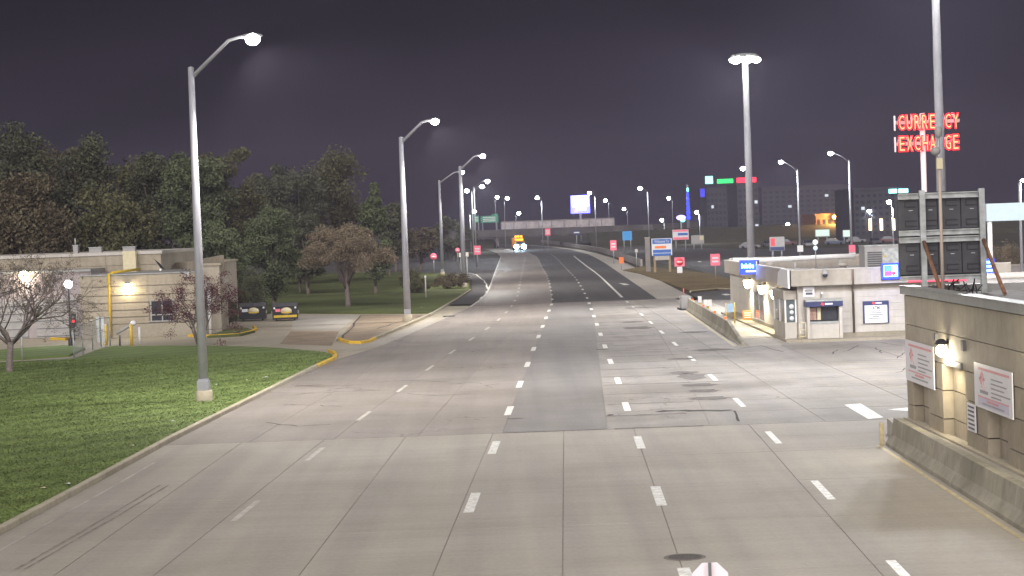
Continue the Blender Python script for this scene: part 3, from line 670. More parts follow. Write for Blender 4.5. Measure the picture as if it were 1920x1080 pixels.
# barrier beside the building
cb = thing('concrete_barrier', 'long concrete jersey barrier in front of the tan building', 'barrier', (10.2, 50, 0), -.0147)
prof = [(0, 0), (0, .09), (.17, .32), (.24, .76), (.46, .76), (.46, 0)]
def section(par, prof, y0, y1, mat, shear=0):
    n = len(prof); vs = [(p[0], y, p[1]) for y in (y0, y1) for p in prof]
    MB().add(vs, [tuple(range(n)), tuple(range(n, 2 * n))[::-1]] + [(i, n + i, n + (i + 1) % n, (i + 1) % n) for i in range(n)]).build('section', mat, par)
yq = [8.2, 5.2, 2.2, -.9, -4, -7, -10.1, -13.2, -20, -30]
for a, b in zip(yq, yq[1:]): section(cb, prof, b + .02, a - .02, T['barrier'])
MB().box(-.14, -.02, 8.25, 8.33, .0, .62).build('end_marker', T['fyel'], cb)

# ------------------------------------------------------------------ message sign (seen from behind) on the roof
Ys = 59.6
a0, a1 = P(1686, 450, Ys), P(1842, 450, Ys); zt, zbm = P(1764, 357, Ys).z, P(1764, 524, Ys).z
ms = thing('message_sign', 'back of a black panel message sign on the tan building roof', 'sign', ((a0.x + a1.x) / 2, Ys, 4.12))
wS = a1.x - a0.x; hx = wS / 2; zt -= 4.12; zbm -= 4.12
MB().box(-hx + .03, hx - .06, .12, .34, zbm + .1, zt - .03).build('housing', T['black'], ms)
xs = [-hx, -hx + .60, -hx + 1.13, -hx + 1.80, hx - .08]
zm = (zt + zbm) / 2 + .02
for (c0, c1) in zip(xs, xs[1:]):
    for (z0, z1) in ((zbm + .17, zm - .22), (zm + .16, zt - .2)):
        d = MB().box(c0 + .015, c1 - .015, .07, .118, z0, z1).build('panel', T['panel'], ms)
        xm = (c0 + c1) / 2 + .06
        for zz in (z0 + .18, z1 - .16):
            k = MB(); k.box(xm - .17, xm + .17, .05, .069, zz + .06, zz + .085); k.box(xm - .17, xm - .145, .05, .069, zz - .09, zz + .058); k.box(xm - .14, xm + .17, .05, .069, zz - .09, zz - .066)
            k.build('handle', T['black'], d)
        MB().box(xm - .05, xm + .06, .05, .069, z1 - .36, z1 - .335).build('label_plate', T['galv'], d)
for zz, hh in ((zt - .14, .17), (zm + .06, .16), (zm - .14, .16), (zbm + .05, .15)):
    for (c0, c1) in ((-hx, xs[1]), (xs[1] + .16, hx - .08)):
        k = MB(); k.box(c0, c1, -.04, .045, zz - hh / 2, zz - hh / 2 + .03); k.box(c0, c1, .02, .048, zz - hh / 2 + .03, zz + hh / 2 - .03); k.box(c0, c1, -.04, .045, zz + hh / 2 - .03, zz + hh / 2); k.build('rail', T['galv'], ms)
xp = (xs[1] + .08, hx)
for x in xp:
    k = MB(); k.box(x - .08, x + .08, -.10, -.045, 0, zt + .02); k.box(x - .08, x - .05, -.045, .05, 0, zt + .02); k.box(x + .05, x + .08, -.045, .05, 0, zt + .02); k.build('post', T['galv'], ms)
    zj = zm - .2
    MB().tube([(x, -.15, zj), (x + .02, -1.2, zj * .52), (x + .03, -2.4, .05)], .06, 8).build('brace', T['rust'], ms)
MB().tube([(-hx + .2, -.02, zbm - .02), (hx - .5, -.02, zbm - .04)], .03, 8).build('light_tube', T['estrip'], ms)
# thin pole with camera
q = P(1768, 538, 57.2); cpz = P(1757, 236, 57.2).z
cpole = thing('camera_pole', 'thin tan pole with small camera on top, in front of sign back', 'pole', (q.x, 57.2, 4.12))
H = cpz - 4.12
zb2 = P(1761, 312, 57.2).z - 4.12
MB().tube([(0, 0, 0), (0, 0, zb2)], [.05, .042], 10).build('pole', pm('tan_pole', (.46, .38, .31), .6, var=.1), cpole)
MB().cbox((.0, 0, zb2 + .08), (.16, .14, .30)).build('box', T['cream'], cpole)
MB().tube([(-.06, 0, zb2 + .2), (-.07, 0, zb2 + .5), (0, 0, zb2 + .55), (0, 0, H - .25)], .03, 8).build('bracket', T['galv'], cpole)
MB().ell((-.1, -.03, zb2 + .42), (.14, .12, .12), 12, 8).build('camera_dome', T['hvac'], cpole)
MB().lathe([(.05, 0), (.10, .06), (.10, .26), (.03, .30)], (0, 0, H - .32), 10).build('antenna', T['hvac'], cpole)
cab = MB()
for k in range(9):
    x0 = q.x + .25 + k * .13; pts = [(x0 + random.uniform(-.2, .25), 58.6 + random.uniform(-.4, .4), 4.15 + random.uniform(.0, .42)) for _ in range(4)]
    pts[0] = (x0, 58.8, 4.13); cab.tube(pts, .018, 5)
tag(cab.build('cable_bundle', T['black']), 'tangle of dark cables on the roof at the foot of the sign', 'cables')

# ------------------------------------------------------------------ currency exchange neon sign
Yn = 121.0
cl = [P(1683 + 117 / 7 * k, 228, Yn) for k in range(8)]
ns = thing('neon_sign', 'red neon CURRENCY EXCHANGE sign on a white pole', 'sign', (P(1742, 600, Yn).x, Yn, 0))
bx = ns.location.x
MB().tube([(0, .25, 0), (0, .25, P(1735, 212, Yn).z)], [.17, .15], 14).build('pole', T['wpaint'], ns)
for row, s in ((0, 'CURRENCY'), (1, 'EXCHANGE')):
    pyc = (228, 268)[row]; x0, x1 = P((1683, 1684)[row], pyc, Yn).x - bx, P(1799, pyc, Yn).x - bx
    zc = P(1741, pyc, Yn).z; hL = 31 / F * Yn; cw = (x1 - x0) / 8
    k = MB(); k.box(x0 - .20, x1 + .02, .06, .20, zc - .10, zc + .10); k.build('raceway', T['hvac'], ns)
    MB().box(x0 - .22, x0 - .14, -.06, .1, zc - hL * .48, zc + hL * .42).build('end_plate', T['wpaint'], ns)
    for i, ch in enumerate(s):
        xc = x0 + cw * (i + .5)
        o = text('letter', ch, hL * .97, T['neon'], ns, (xc, 0, zc), width=cw * .95, extrude=.05, offset=.05)
        text('neon_tube', ch, hL * .80 / .97, T['neon2'], o, (0, 0, .075), rot=(0, 0, 0), width=cw * .66, extrude=.008, offset=-.012)
    for k in range(2): point((x0 + (x1 - x0) * (.25 + .5 * k), -.6, zc), 18, (1, .05, .08), .4, ns)

# ------------------------------------------------------------------ currency exchange building
be = thing('exchange_building', 'small grey-white currency exchange building with flat roof', 'building', (20, 125, 0))
BX0, BX1, BY0, BY1 = 14.9, 26.0, 108.6, 142.0
MB().box(BX0 + .08, BX1, BY0 + .08, BY1, .12, 2.84).build('wall', T['fasc'], be, True)
fz = MB(); fz.box(BX0 - .35, BX1, BY0 - .35, BY0 - .05, 2.86, 3.66); fz.box(BX0 - .35, BX0 - .05, BY0 - .048, BY1, 2.86, 3.66); fz.box(BX0 - .05, BX1, BY1 - .3, BY1, 2.86, 3.66); fz.box(BX1 - .3, BX1, BY0 - .05, BY1 - .3, 2.86, 3.66); fz.build('fascia', T['fasc'], be, True)
cpg = MB(); cpg.box(BX0 - .38, BX1, BY0 - .38, BY0 - .02, 3.662, 3.72); cpg.box(BX0 - .38, BX0 - .02, BY0 - .018, BY1, 3.662, 3.72); cpg.box(BX0, BX1, BY1 - .34, BY1 + .02, 3.662, 3.80); cpg.build('coping', T['bsid'], be, True)
MB().box(BX0 - .3, BX1 - .2, BY0 - .3, BY1 - .2, 2.845, 2.858).build('soffit', T['fasc'], be, True)
MB().box(BX0 - .04, BX1 - .32, BY0 - .04, BY1 - .32, 2.9, 3.0).build('roof', T['roof'], be, True)
zc = [.34 + i * .37 for i in range(7)]
for (xa, xb) in ((BX0 + .02, 17.78), (17.86, 26.0)):
    for z0, z1 in zip(zc, zc[1:]): MB().box(xa + .006, xb - .006, BY0, BY0 + .079, z0 + .005, min(z1, 2.5) - .005).build('siding_panel', T['bsid'], be, True)
k = 0
yy_ = [BY0 + .1, 114.3, 118, 123.0, 128.2, 133, 137.5, BY1]
for ya, yb in zip(yy_, yy_[1:]):
    for (z0, z1) in ((.3, .9), (.9, 2.0), (2.0, 2.84)):
        if ya == 123.0 and z0 < 2: continue
        MB().box(BX0, BX0 + .079, ya + .006, yb - .006, z0 + .005, z1 - .005).build('siding_panel', T['bsid'], be, True)
pl = MB(); pl.box(BX0 - .05, BX1, BY0 - .05, BY0 + .078, .12, .34); pl.box(BX0 - .05, BX0 + .078, BY0 + .08, BY1, .12, .30); pl.build('plinth', T['drive'], be, True)
w = MB().box(BX0 + .01, BX0 + .06, 123.15, 128.05, .36, 1.98).build('window', T['gls2'], be, True)
f = MB()
for yq_ in (123.05, 125.55, 128.02): f.box(BX0 - .03, BX0 + .07, yq_, yq_ + .1, .35, 2.0)
f.box(BX0 - .03, BX0 + .07, 123.05, 128.12, .30, .35); f.build('window_frame', T['galv'], w, True)
dp = P(1598, 560, BY0).x
MB().tube([(dp, BY0 - .45, 3.64), (dp, BY0 - .45, 2.9), (dp + .02, BY0 - .08, 2.75), (dp + .03, BY0 - .08, .35)], .055, 8).build('downpipe', pm('brown_pipe', (.16, .12, .09), .7), be, True)
# teller window bay
tb = MB().box(14.25, 14.88, 109.0, 113.6, .12, .95).build('teller_bay', T['bsid'], be, True)
MB().box(14.2, 14.88, 108.95, 113.65, 2.15, 2.62).build('bay_roof', T['fasc'], tb, True)
MB().box(14.3, 14.86, 109.05, 113.55, .952, 2.148).build('bay_glass', T['gls2'], tb, True)
fr = MB()
for (x, y) in ((14.25, 109.0), (14.25, 111.2), (14.25, 113.5), (14.80, 109.0)): fr.box(x, x + .08, y, y + .1, .951, 2.149)
fr.build('mullion', T['wpaint'], tb, True)
for (zz, r) in ((1.78, .13), (1.48, .11), (1.16, .12)):
    o = MB().lathe([(.01, -.02), (r, -.02), (r, 0), (.01, 0)], n=14).build('poster', T['signw'], tb)
    o.location = rootmat(tb).inverted() @ Vector((14.62, 109.02, zz)); o.rotation_euler = (math.pi / 2, 0, 0)
# cash machine kiosk on the front
ka, kb = P(1513, 600, BY0 - .9).x, P(1580, 600, BY0 - .9).x; ky = BY0 - .9
km = thing('cash_machine', 'walk-up cash machine kiosk with navy canopy on front wall', 'cash machine', ((ka + kb) / 2, ky, .13))
kw = (kb - ka) / 2
kz = lambda py: P(1546, py, ky).z - .13
MB().box(-kw + .1, kw - .1, .15, .84, 0, kz(606)).build('cabinet', T['bsid'], km)
MB().box(-kw + .1, kw - .1, .45, .84, kz(606), kz(576)).build('recess', T['gls'], km)
MB().box(-kw + .15, -kw + .55, .35, .445, kz(600), kz(577)).build('poster', pm('kiosk_poster', (.42, .26, .2), .6, var=.3, scale=5), km)
MB().box(-kw + .60, -kw + .80, .36, .445, kz(600), kz(577)).build('poster', T['cream'], km)
s_ = MB().box(-.15, kw - .25, .30, .445, kz(600), kz(582)).build('screen', T['gls'], km)
MB().box(-kw + .1, kw - .1, .12, .5, kz(607), kz(603)).build('shelf', T['galv'], km)
for x in (-kw, kw - .16): MB().box(x, x + .16, 0, .84, 0, kz(574)).build('side_post', T['bsid'], km)
cn = MB().box(-kw - .03, kw + .03, -.08, .84, kz(574.5), kz(565)).build('canopy', T['navy'], km)
MB().box(-kw - .05, kw + .05, -.1, .84, kz(565) + .002, kz(561.5)).build('canopy_top', T['galv'], km)
MB().cbox((-.1, -.09, kz(569.8)), (.16, .015, .13), 0, 0, .5).build('emblem', T['red'], cn)
MB().cbox((.22, -.09, kz(569.8)), (.4, .015, .09)).build('wordmark', T['signw'], cn)
# ATM board
Q = lambda x, y: P(x, y, BY0)
A, B = Q(1617, 565), Q(1667, 605)
ab = thing('atm_board', 'ATM sign board in navy frame on the white front wall', 'sign', ((A.x + B.x) / 2, BY0 - .06, (A.z + B.z) / 2))
w2, h2 = (B.x - A.x) / 2, (A.z - B.z) / 2
MB().box(-w2, w2, -.02, .055, -h2, h2).build('frame', T['navy'], ab)
MB().box(-w2 + .09, w2 - .09, -.03, -.0205, -h2 + .02, h2 - .22).build('board', T['signw'], ab)
text('lettering', 'ATM', .17, T['ink'], ab, (0, -.037, h2 - .36), width=.38, extrude=.004, offset=.01)
for i_, wl in enumerate((.5, .6, .7, .35, .75)): MB().box(-wl / 2, wl / 2, -.036, -.0305, h2 - .54 - i_ * .095, h2 - .51 - i_ * .095).build('text_line', T['ink'], ab)
MB().cbox((-.12, -.026, h2 - .11), (.13, .01, .11), 0, 0, .5).build('emblem', T['red'], ab); MB().cbox((.15, -.026, h2 - .11), (.34, .01, .07)).build('wordmark', T['signw'], ab)
A, B = Q(1505, 538), Q(1527, 556)
sb = thing('notice_sign', 'small white notice with two dark text lines under the roof edge', 'sign', ((A.x + B.x) / 2, BY0 - .03, (A.z + B.z) / 2))
MB().cbox((0, 0, 0), (B.x - A.x, .04, A.z - B.z)).build('board', T['signw'], sb)
MB().cbox((0, -.025, .06), (.40, .01, .12)).build('text_line', T['hvac'], sb); MB().cbox((.02, -.025, -.1), (.36, .01, .12)).build('text_line', T['ink'], sb)
# lit blue square sign on fascia
A, B = P(1652, 494, BY0 - .5), P(1688, 523, BY0 - .5)
bs = thing('lit_sign', 'square lit blue sign with red and white emblem on front fascia', 'sign', ((A.x + B.x) / 2, BY0 - .5, (A.z + B.z) / 2))
w2 = (B.x - A.x) / 2; h2 = (A.z - B.z) / 2
MB().box(-w2, w2, -.0, .14, -h2, h2).build('cabinet', T['navy'], bs)
MB().box(-w2 + .01, w2 - .01, -.012, -.001, -h2 + .01, h2 - .01).build('face', T['eblue'], bs)
fr = MB()
for (x0, x1, z0, z1) in ((-.75, .75, .68, .76), (-.75, .75, -.68, -.60), (-.75, -.67, -.6, .68), (.67, .75, -.6, .68)): fr.box(x0 * w2, x1 * w2, -.02, -.0125, z0 * h2, z1 * h2)
fr.build('light_border', T['ecyan'], bs)
MB().box(-.6 * w2, .08 * w2, -.019, -.0125, 0, .6 * h2).build('emblem_field', em('lit_mid_blue', (.08, .25, .9), 1.2, False), bs)
MB().box(.1 * w2, .6 * w2, -.019, -.0125, -.5 * h2, .6 * h2).build('emblem_field', em('lit_pale', (.85, .85, 1), 1.3, False), bs)
MB().box(-.6 * w2, .08 * w2, -.019, -.0125, -.5 * h2, -.02 * h2).build('emblem_field', em('lit_crimson', (1, .06, .18), 1.1, False), bs)
ed_ = MB().lathe([(.001, 0), (.10, 0), (.10, .008), (.001, .008)], n=12).build('emblem_dot', T['red'], bs); ed_.location = (.3 * w2, -.02, -.25 * h2)
ed_.rotation_euler = (math.pi / 2, 0, 0)
point((0, -.5, 0), 40, (.1, .2, 1), .3, bs)
# lit blue sign at far end of side fascia
c = P(1404, 501, 124)
b2 = thing('lit_sign', 'lit blue sign with cyan lettering at far end of the roof edge', 'sign', (c.x, 124, c.z), math.radians(-24))
MB().cbox((0, .1, 0), (1.16, .18, .84)).build('cabinet', T['navy'], b2)
MB().cbox((0, -.002, 0), (1.12, .02, .80)).build('face', T['eblue'], b2)
k = MB(); x = -.46
for i_ in range(9):
    wv = random.uniform(.07, .11); k.box(x, x + wv, -.024, -.013, -.06 + .05 * (i_ % 2), .14 + .08 * (i_ % 3 == 0)); x += wv * .95
k.build('lettering', T['ecyan'], b2)
MB().cbox((.12, -.018, -.24), (.62, .008, .10)).build('text_line', T['epurp'], b2)
MB().cbox((.49, -.018, 0), (.035, .008, .7)).build('light_border', T['epurp'], b2)
point((0, -.5, 0), 60, (.1, .2, 1), .3, b2)
# side wall lamps
for px, py, lab in ((1409, 527, 'farthest of three lit cone lamps on the side wall by the drive lane'), (1436, 537, 'middle of three lit cone lamps on the side wall by the drive lane'), (1460, 546, 'nearest of three lit cone lamps, above the teller window')):
    Y = BX0 * F / (px - 960); z = P(px, py, Y).z
    t = thing('wall_lamp', lab, 'wall lamp', (BX0 - .01, Y, z), 0, 'cone wall lamps over the drive lane')
    MB().cbox((-.06, 0, .16), (.12, .2, .18)).build('bracket', T['dgrey'], t)
    MB().lathe([(.09, .2), (.20, .12), (.22, .06)], (-.22, 0, 0), 14).build('hood', T['dgrey'], t)
    MB().lathe([(.24, .055), (.23, -.1), (.15, -.38), (.01, -.45)], (-.24, 0, 0), 14).build('lens', T['warm'], t)  # long glowing cone also stands in for the light washed on the wall
    spot((-.3, 0, -.5), 420, (1, .9, .62), 150, .1, t)
# white corner panel, floodlight, camera, roof things
cpn = thing('corner_panel', 'white plastic panel hanging on roof corner above the teller window', 'panel', (BX0 - .42, 110.6, 3.25))
MB().add([(0, -2.2, -.5), (0, 2.2, -.42), (0, 1.7, .28), (0, .4, .52), (0, -2.2, .46), (-.1, -2.2, -.5), (-.1, 2.2, -.42), (-.1, 1.7, .28), (-.1, .4, .52), (-.1, -2.2, .46)],
         [(0, 1, 2, 3, 4), (9, 8, 7, 6, 5), (0, 5, 6, 1), (1, 6, 7, 2), (2, 7, 8, 3), (3, 8, 9, 4), (4, 9, 5, 0)]).build('sheet', T['wpaint'], cpn)
fl = P(1546, 512, BY0 - .45); ft = thing('floodlight', 'unlit round floodlight fixed on the front fascia', 'floodlight', (fl.x, BY0 - .37, fl.z))
MB().cbox((0, -.05, .14), (.16, .1, .12)).build('bracket', T['galv'], ft); MB().ell((0, -.18, -.02), (.18, .16, .2), 12, 8).build('housing', T['hvac'], ft)
MB().ell((0, -.24, -.1), (.14, .12, .12), 12, 8).build('lens', T['gls'], ft)
cmr = Q(1539, 551); ct = thing('security_camera', 'small white security camera on the front wall above the kiosk', 'camera', (cmr.x, BY0 - .01, cmr.z))
MB().cbox((0, -.06, -.1), (.06, .12, .2)).build('bracket', T['hvac'], ct); MB().cbox((.02, -.2, .05), (.1, .26, .1)).build('body', T['wpaint'], ct)
A = P(1622, 498, 122); B = P(1688, 460, 122)
hv = thing('rooftop_unit', 'large grey air conditioning unit on the bank roof', 'air conditioner', ((A.x + B.x) / 2, 123, 3.0))
hw = (B.x - A.x) / 2; hz = B.z - 3.0
MB().box(-hw, hw, -1, 1, .12, hz).build('housing', T['hvac'], hv); k = MB()
for i_ in range(7): k.box(-hw + .15, -.05, -1.03, -1.002, .4 + i_ * .13, .48 + i_ * .13)
k.build('louvre', T['dgrey'], hv); MB().box(-hw - .04, hw + .04, -1.04, 1.04, hz, hz + .06).build('lid', T['galv'], hv); MB().box(.0, hw - .1, -1.02, -1.002, .35, hz - .15).build('door', T['galv'], hv)
MB().box(-hw + .1, hw - .1, -.9, .9, 0, .118).build('base_rail', T['dgrey'], hv)
MB().cbox((.15, -1.03, hz * .62), (.12, .02, .12), 0, 0, .78).build('warning_label', T['yel'], hv)
for (px, py, Y, r, h, lab) in ((1525, 494, 118, .22, .55, 'white roof vent in the middle of the bank roof'), (1580, 490, 130, .3, .5, 'pale roof vent near the back of the bank roof'), (1443, 484, 135, .25, .6, 'pale vent box at the far left corner of the bank roof')):
    c = P(px, py, Y); t = thing('roof_vent', lab, 'vent', (c.x, Y, 3.0)); MB().lathe([(r * .6, 0), (r * .6, h * .6), (r, h * .62), (r, h * .85), (.01, h)], n=14).build('cowl', T['bsid'], t)
    MB().lathe([(r * .9, 0), (r * .9, .05), (r * .62, .08)], n=14).build('flange', T['galv'], t)
t = thing('roof_duct', 'long white pipe running along the back of the bank roof', 'pipe', (17.5, 139.5, 3.0)); MB().tube([(-2.6, 0, .72), (-.5, -.2, .62), (3.6, -.3, .72), (5.5, -.3, .72)], .17, 10).build('pipe', T['wpaint'], t)
for x in (-1.5, 1.5, 4.5): MB().box(x - .06, x + .06, -.3, -.1, 0, .58).build('support', T['galv'], t)
c = P(1530, 497, 133); t = thing('roof_antenna', 'thin roof mast carrying a white and a bluish ball', 'antenna', (c.x, 133, 3.0))
MB().tube([(0, 0, 0), (0, 0, P(1530, 452, 133).z - 3)], .03, 6).build('mast', T['galv'], t)
MB().ell((0, 0, P(1530, 454, 133).z - 3), (.17, .17, .17)).build('ball', em('lit_ball', (.9, 1, .9), .7, False), t); MB().ell((0, 0, P(1530, 465, 133).z - 3), (.15, .15, .15)).build('ball', em('lit_ball_blue', (.6, .75, 1), .7, False), t)
# pavement round the building
struct(MB().prism([(14.1, 107.6), (14.9, 107.0), (16, 106.8), (26, 107.3), (26, 143), (14.3, 143)], -.02, .12).build('pavement', T['drive']))
fr = thing('guard_rail', 'cream tubular guard rail at the corner beside the kiosk', 'railing', (P(1506, 640, BY0 - 1).x, BY0 - 1.0, .12))
for x in (-.16, .16): MB().tube([(x, 0, 0), (x, 0, .85)], .025, 8).build('post', T['cream'], fr)
for z in (.15, .5, .85): MB().tube([(-.16, 0, z), (.16, 0, z)], .022, 8).build('rail', T['cream'], fr)

# ------------------------------------------------------------------ drive lane barrier and bits
db = thing('concrete_barrier', 'low concrete barrier with sloped near end along the drive lane', 'barrier', (11.42, 105.4, 0), -math.atan(1.1 / 45))
pr = [(0, 0), (0, .09), (.12, .28), (.18, .84), (.36, .84), (.5, .28), (.5, 0)]
n = len(pr)
yk = [0, 9.5, 18, 27, 36, 45]
for i_, (ya, yb) in enumerate(zip(yk, yk[1:])):
    h0 = .12 if i_ == 0 else 1; ya += .015; yb -= .015
    vs = [(p[0] if h0 == 1 else .05 + p[0] * .85, ya, p[1] * h0) for p in pr] + [(p[0], yb, p[1]) for p in pr]
    MB().add(vs, [tuple(range(n)), tuple(range(n, 2 * n))[::-1]] + [(i, n + i, n + (i + 1) % n, (i + 1) % n) for i in range(n)]).build('section', T['barrier'], db)
for y in (12, 20, 30, 41): MB().box(.2, .34, y - .04, y + .04, .842, .98).build('reflector', T['orange'], db)
at = thing('crash_cushion', 'dark crash cushion at the far end of the drive lane barrier', 'crash cushion', (12.6, 152, 0))
MB().box(-.3, .3, -1.1, 1.1, .1, .95).build('nose', T['dgrey'], at); MB().box(-.45, .45, -1.4, 1.5, 0, .098).build('base', T['black'], at)
for i_ in range(4): MB().box(-.33, .33, -1.13 + i_ * .6, -1.0 + i_ * .6, .12, .99).build('band', T['hvac'], at)
MB().tube([(0, .9, .9), (0, .9, 1.5)], .03, 6).build('marker_rod', T['red'], at)
for (px, py, two, lab) in ((1313, 590, 0, 'white meter box on a yellow post behind the drive barrier'), (1328, 598, 1, 'pair of white meter boxes on a yellow post behind the drive barrier')):
    c = G(px, py); t = thing('meter_post', lab, 'post', (c[0], c[1], 0))
    MB().tube([(0, 0, 0), (0, 0, .82)], .08, 10).build('post', T['yel'], t)
    for dx in ((-.14, .14) if two else (0,)): MB().cbox((dx, -.02, 1.05), (.24, .2, .42)).build('box', T['wpaint'], t)
c = G(1370, 607); t = thing('drive_sign', 'pale blue sign between two yellow posts in the drive lane', 'sign', (c[0], c[1], 0))
for x in (-.27, .27): MB().tube([(x, 0, 0), (x, 0, 1.28)], .035, 8).build('post', T['yel'], t)
MB().cbox((0, 0, .98), (.44, .04, .5)).build('panel', pm('pale_blue', (.35, .52, .72), .5), t)
c = G(1402, 604); t = thing('drive_sign', 'square orange-red sign against the bank side wall', 'sign', (c[0], c[1], 0))
MB().cbox((0, 0, .42), (.58, .05, .60)).build('panel', T['orange'], t); 
for z in (.58, .44, .3): MB().cbox((0, -.03, z), (.4, .01, .05)).build('text_line', T['signw'], t)
for x in (-.2, .2): MB().tube([(x, .05, 0), (x, .05, .4)], .03, 6).build('foot', T['dgrey'], t)
c = G(1404, 592); t = thing('barrier_gate', 'yellow gate post by the far end of the bank side wall', 'gate', (c[0], c[1], 0))
MB().tube([(0, 0, 0), (.0, 0, 1.0), (.12, 0, 1.3), (.06, 0, 1.7)], .09, 8).build('post', T['yel'], t); MB().tube([(-.22, 0, .1), (-.22, 0, .8), (0, 0, 1.0)], .05, 8).build('arm', T['yel'], t)

# ------------------------------------------------------------------ objects behind the tan building at right
sg = P(1880, 397, 112); t = thing('roadside_sign', 'blank pale blue sign box on a white post at right edge', 'sign', (P(1858, 500, 112).x, 112, 0))
bz0, bz1 = P(1880, 414, 112).z, P(1880, 381, 112).z; x0 = P(1848, 397, 112).x - t.location.x; x1 = P(1945, 397, 112).x - t.location.x
MB().box(x0, x1, -.2, .2, bz0, bz1).build('box', pm('pale_blue_box', (.46, .56, .60), .5, var=.05), t); MB().tube([(0, 0, 0), (0, 0, bz0)], .13, 12).build('post', T['wpaint'], t)
MB().tube([(x1 * .95, 0, 0), (x1 * .95, 0, bz0)], .13, 12).build('post', T['wpaint'], t)
c = P(1852, 504, 100); t = thing('led_sign', 'cyan and blue LED text sign low behind the black sign', 'sign', (c.x, 100, 0))
MB().cbox((0, 0, c.z), (.62, .16, .95)).build('cabinet', T['eblue'], t); MB().tube([(0, .15, 0), (0, .15, c.z - .4)], .09, 8).build('post', T['steel'], t)
for i_, wl in enumerate((.5, .36, .48, .44)): MB().cbox((-.03, -.09, c.z + .32 - i_ * .2), (wl, .02, .11)).build('text_line', T['ecyan'], t)
tr = thing('white_shed', 'white low shed with rail behind the tan building', 'shed', (P(1890, 560, 92).x, 92, 0)); zt_ = P(1880, 521, 92).z
xl, xr = P(1845, 540, 92).x - tr.location.x, 3.2
MB().box(xl, xr, 0, 5, 0, zt_).build('wall', T['wpaint'], tr); MB().box(xl - .1, xr, -.1, 5.1, zt_, zt_ + .08).build('roof', T['bsid'], tr)
for z in (zt_ - .35, zt_ - .6): MB().box(xl, xr, -.06, -.01, z, z + .06).build('rail', T['hvac'], tr)
for i_ in range(5): MB().box(xl + .25 + i_ * .8, xl + .3 + i_ * .8, -.05, -.002, .3, zt_ - .7).build('batten', T['hvac'], tr)
MB().box(xl + .12, xl + .32, -.12, -.012, zt_ - .85, zt_ - .4).build('meter_box', T['black'], tr)
c = P(1914, 430, 165); t = thing('street_lamp', 'short lamp post with hooked head at the right edge', 'street lamp', (c.x, 165, 0)); zt_ = P(1911, 338, 165).z
MB().tube([(0, 0, 0), (0, 0, zt_ - .2), (.1, 0, zt_), (.35, 0, zt_ + .02)], [.13, .11, .1, .08], 10).build('pole', T['alu'], t); MB().ell((.3, 0, zt_ - .02), (.25, .2, .1)).build('lens', T['bulbf'], t); spot((.3, 0, zt_ - .3), 2500, LAMP_C, 160, .2, t)

# ------------------------------------------------------------------ building at left
lb = thing('maintenance_building', 'low tan block building left of the driveway, lit wall lamp on it', 'building', (-27, 145, 0))
FX0, FX1, FY = P(152, 600, 139).x, P(372, 600, 139).x, 139.0
ztop = 4.22
MB().box(FX0, FX1, FY + .12, FY + 13, 0, ztop - .02).build('wall', T['tan'], lb, True)
MB().box(FX0 - .02, FX1 + .02, FY - .02, FY + 13, ztop - .02, ztop + .06).build('coping', T['coping'], lb, True)
Z = lambda py: P(260, py, FY).z
xs_ = [FX0, P(205, 560, FY).x, P(279, 580, FY).x, P(330, 580, FY).x, FX1]
zz_ = [Z(607), Z(594), Z(581), Z(567), Z(553), Z(536), ztop - .03]
MB().box(FX0, FX1, FY - .03, FY + .118, 0, zz_[0] - .01).build('plinth', T['drive'], lb, True)
for (xa, xb) in zip(xs_, xs_[1:]):
    for z0, z1 in zip(zz_, zz_[1:]):
        if xa == xs_[2] and z0 < zz_[3] - .02: continue
        MB().box(xa + .004, xb - .004, FY, FY + .118, z0 + .035, z1 - .035).build('wall_panel', T['tan2'], lb, True)
wx0, wx1 = P(282, 580, FY).x, P(326, 580, FY).x
wz0, wz1 = P(300, 601, FY).z, P(300, 563, FY).z
win = MB().box(wx0, wx1, FY + .05, FY + .1, wz0, wz1).build('window', T['gls'], lb, True)
k = MB(); xm = (wx0 + wx1) / 2; zm_ = wz0 + (wz1 - wz0) * .26
for x in (wx0, xm - .04, wx1 - .08): k.box(x, x + .08, FY - .01, FY + .049, wz0, wz1)
k.box(wx0 + .08, xm - .04, FY - .008, FY + .048, zm_, zm_ + .08); k.box(xm + .04, wx1 - .08, FY - .008, FY + .048, zm_, zm_ + .08)
k.box(wx0 - .06, wx1 + .06, FY - .03, FY + .04, wz1, wz1 + .07); k.box(wx0 - .1, wx1 + .1, FY - .06, FY + .04, wz0 - .08, wz0); k.build('window_frame', T['hvac'], win, True)
# grille of small vents round the lamp
k = MB(); vz = Z(545); 
for i_ in range(26):
    x = P(214, 545, FY).x + i_ * .082; k.box(x, x + .04, FY - .012, FY - .001, vz - .12, vz + .1)
k.build('vent_grille', T['cream'], lb, True)
# taller rear block
MB().box(P(-220, 560, 148).x, P(303, 500, 148).x, 148, 168, 0, P(200, 479, 148).z).build('rear_wall', T['tan'], lb, True)
rx0, rx1, rzt = P(-220, 560, 148).x, P(303, 500, 148).x, P(200, 479, 148).z
MB().box(rx0 - .1, rx1 + .1, 147.85, 168.1, rzt, rzt + .22).build('rear_coping', T['bsid'], lb, True)
MB().box(P(232, 480, 147.6).x, P(256, 480, 147.6).x, 147.2, 147.84, ztop - .4, rzt + .26).build('pier', T['cream'], lb, True)
for z0, z1 in ((ztop + .1, ztop + .5), (ztop + .53, rzt - .02)):
    x = rx0
    while x < rx1 - 1: MB().box(x + .01, min(x + 4, rx1) - .01, 147.92, 147.998, z0, z1).build('wall_panel', T['tan2'], lb, True); x += 4
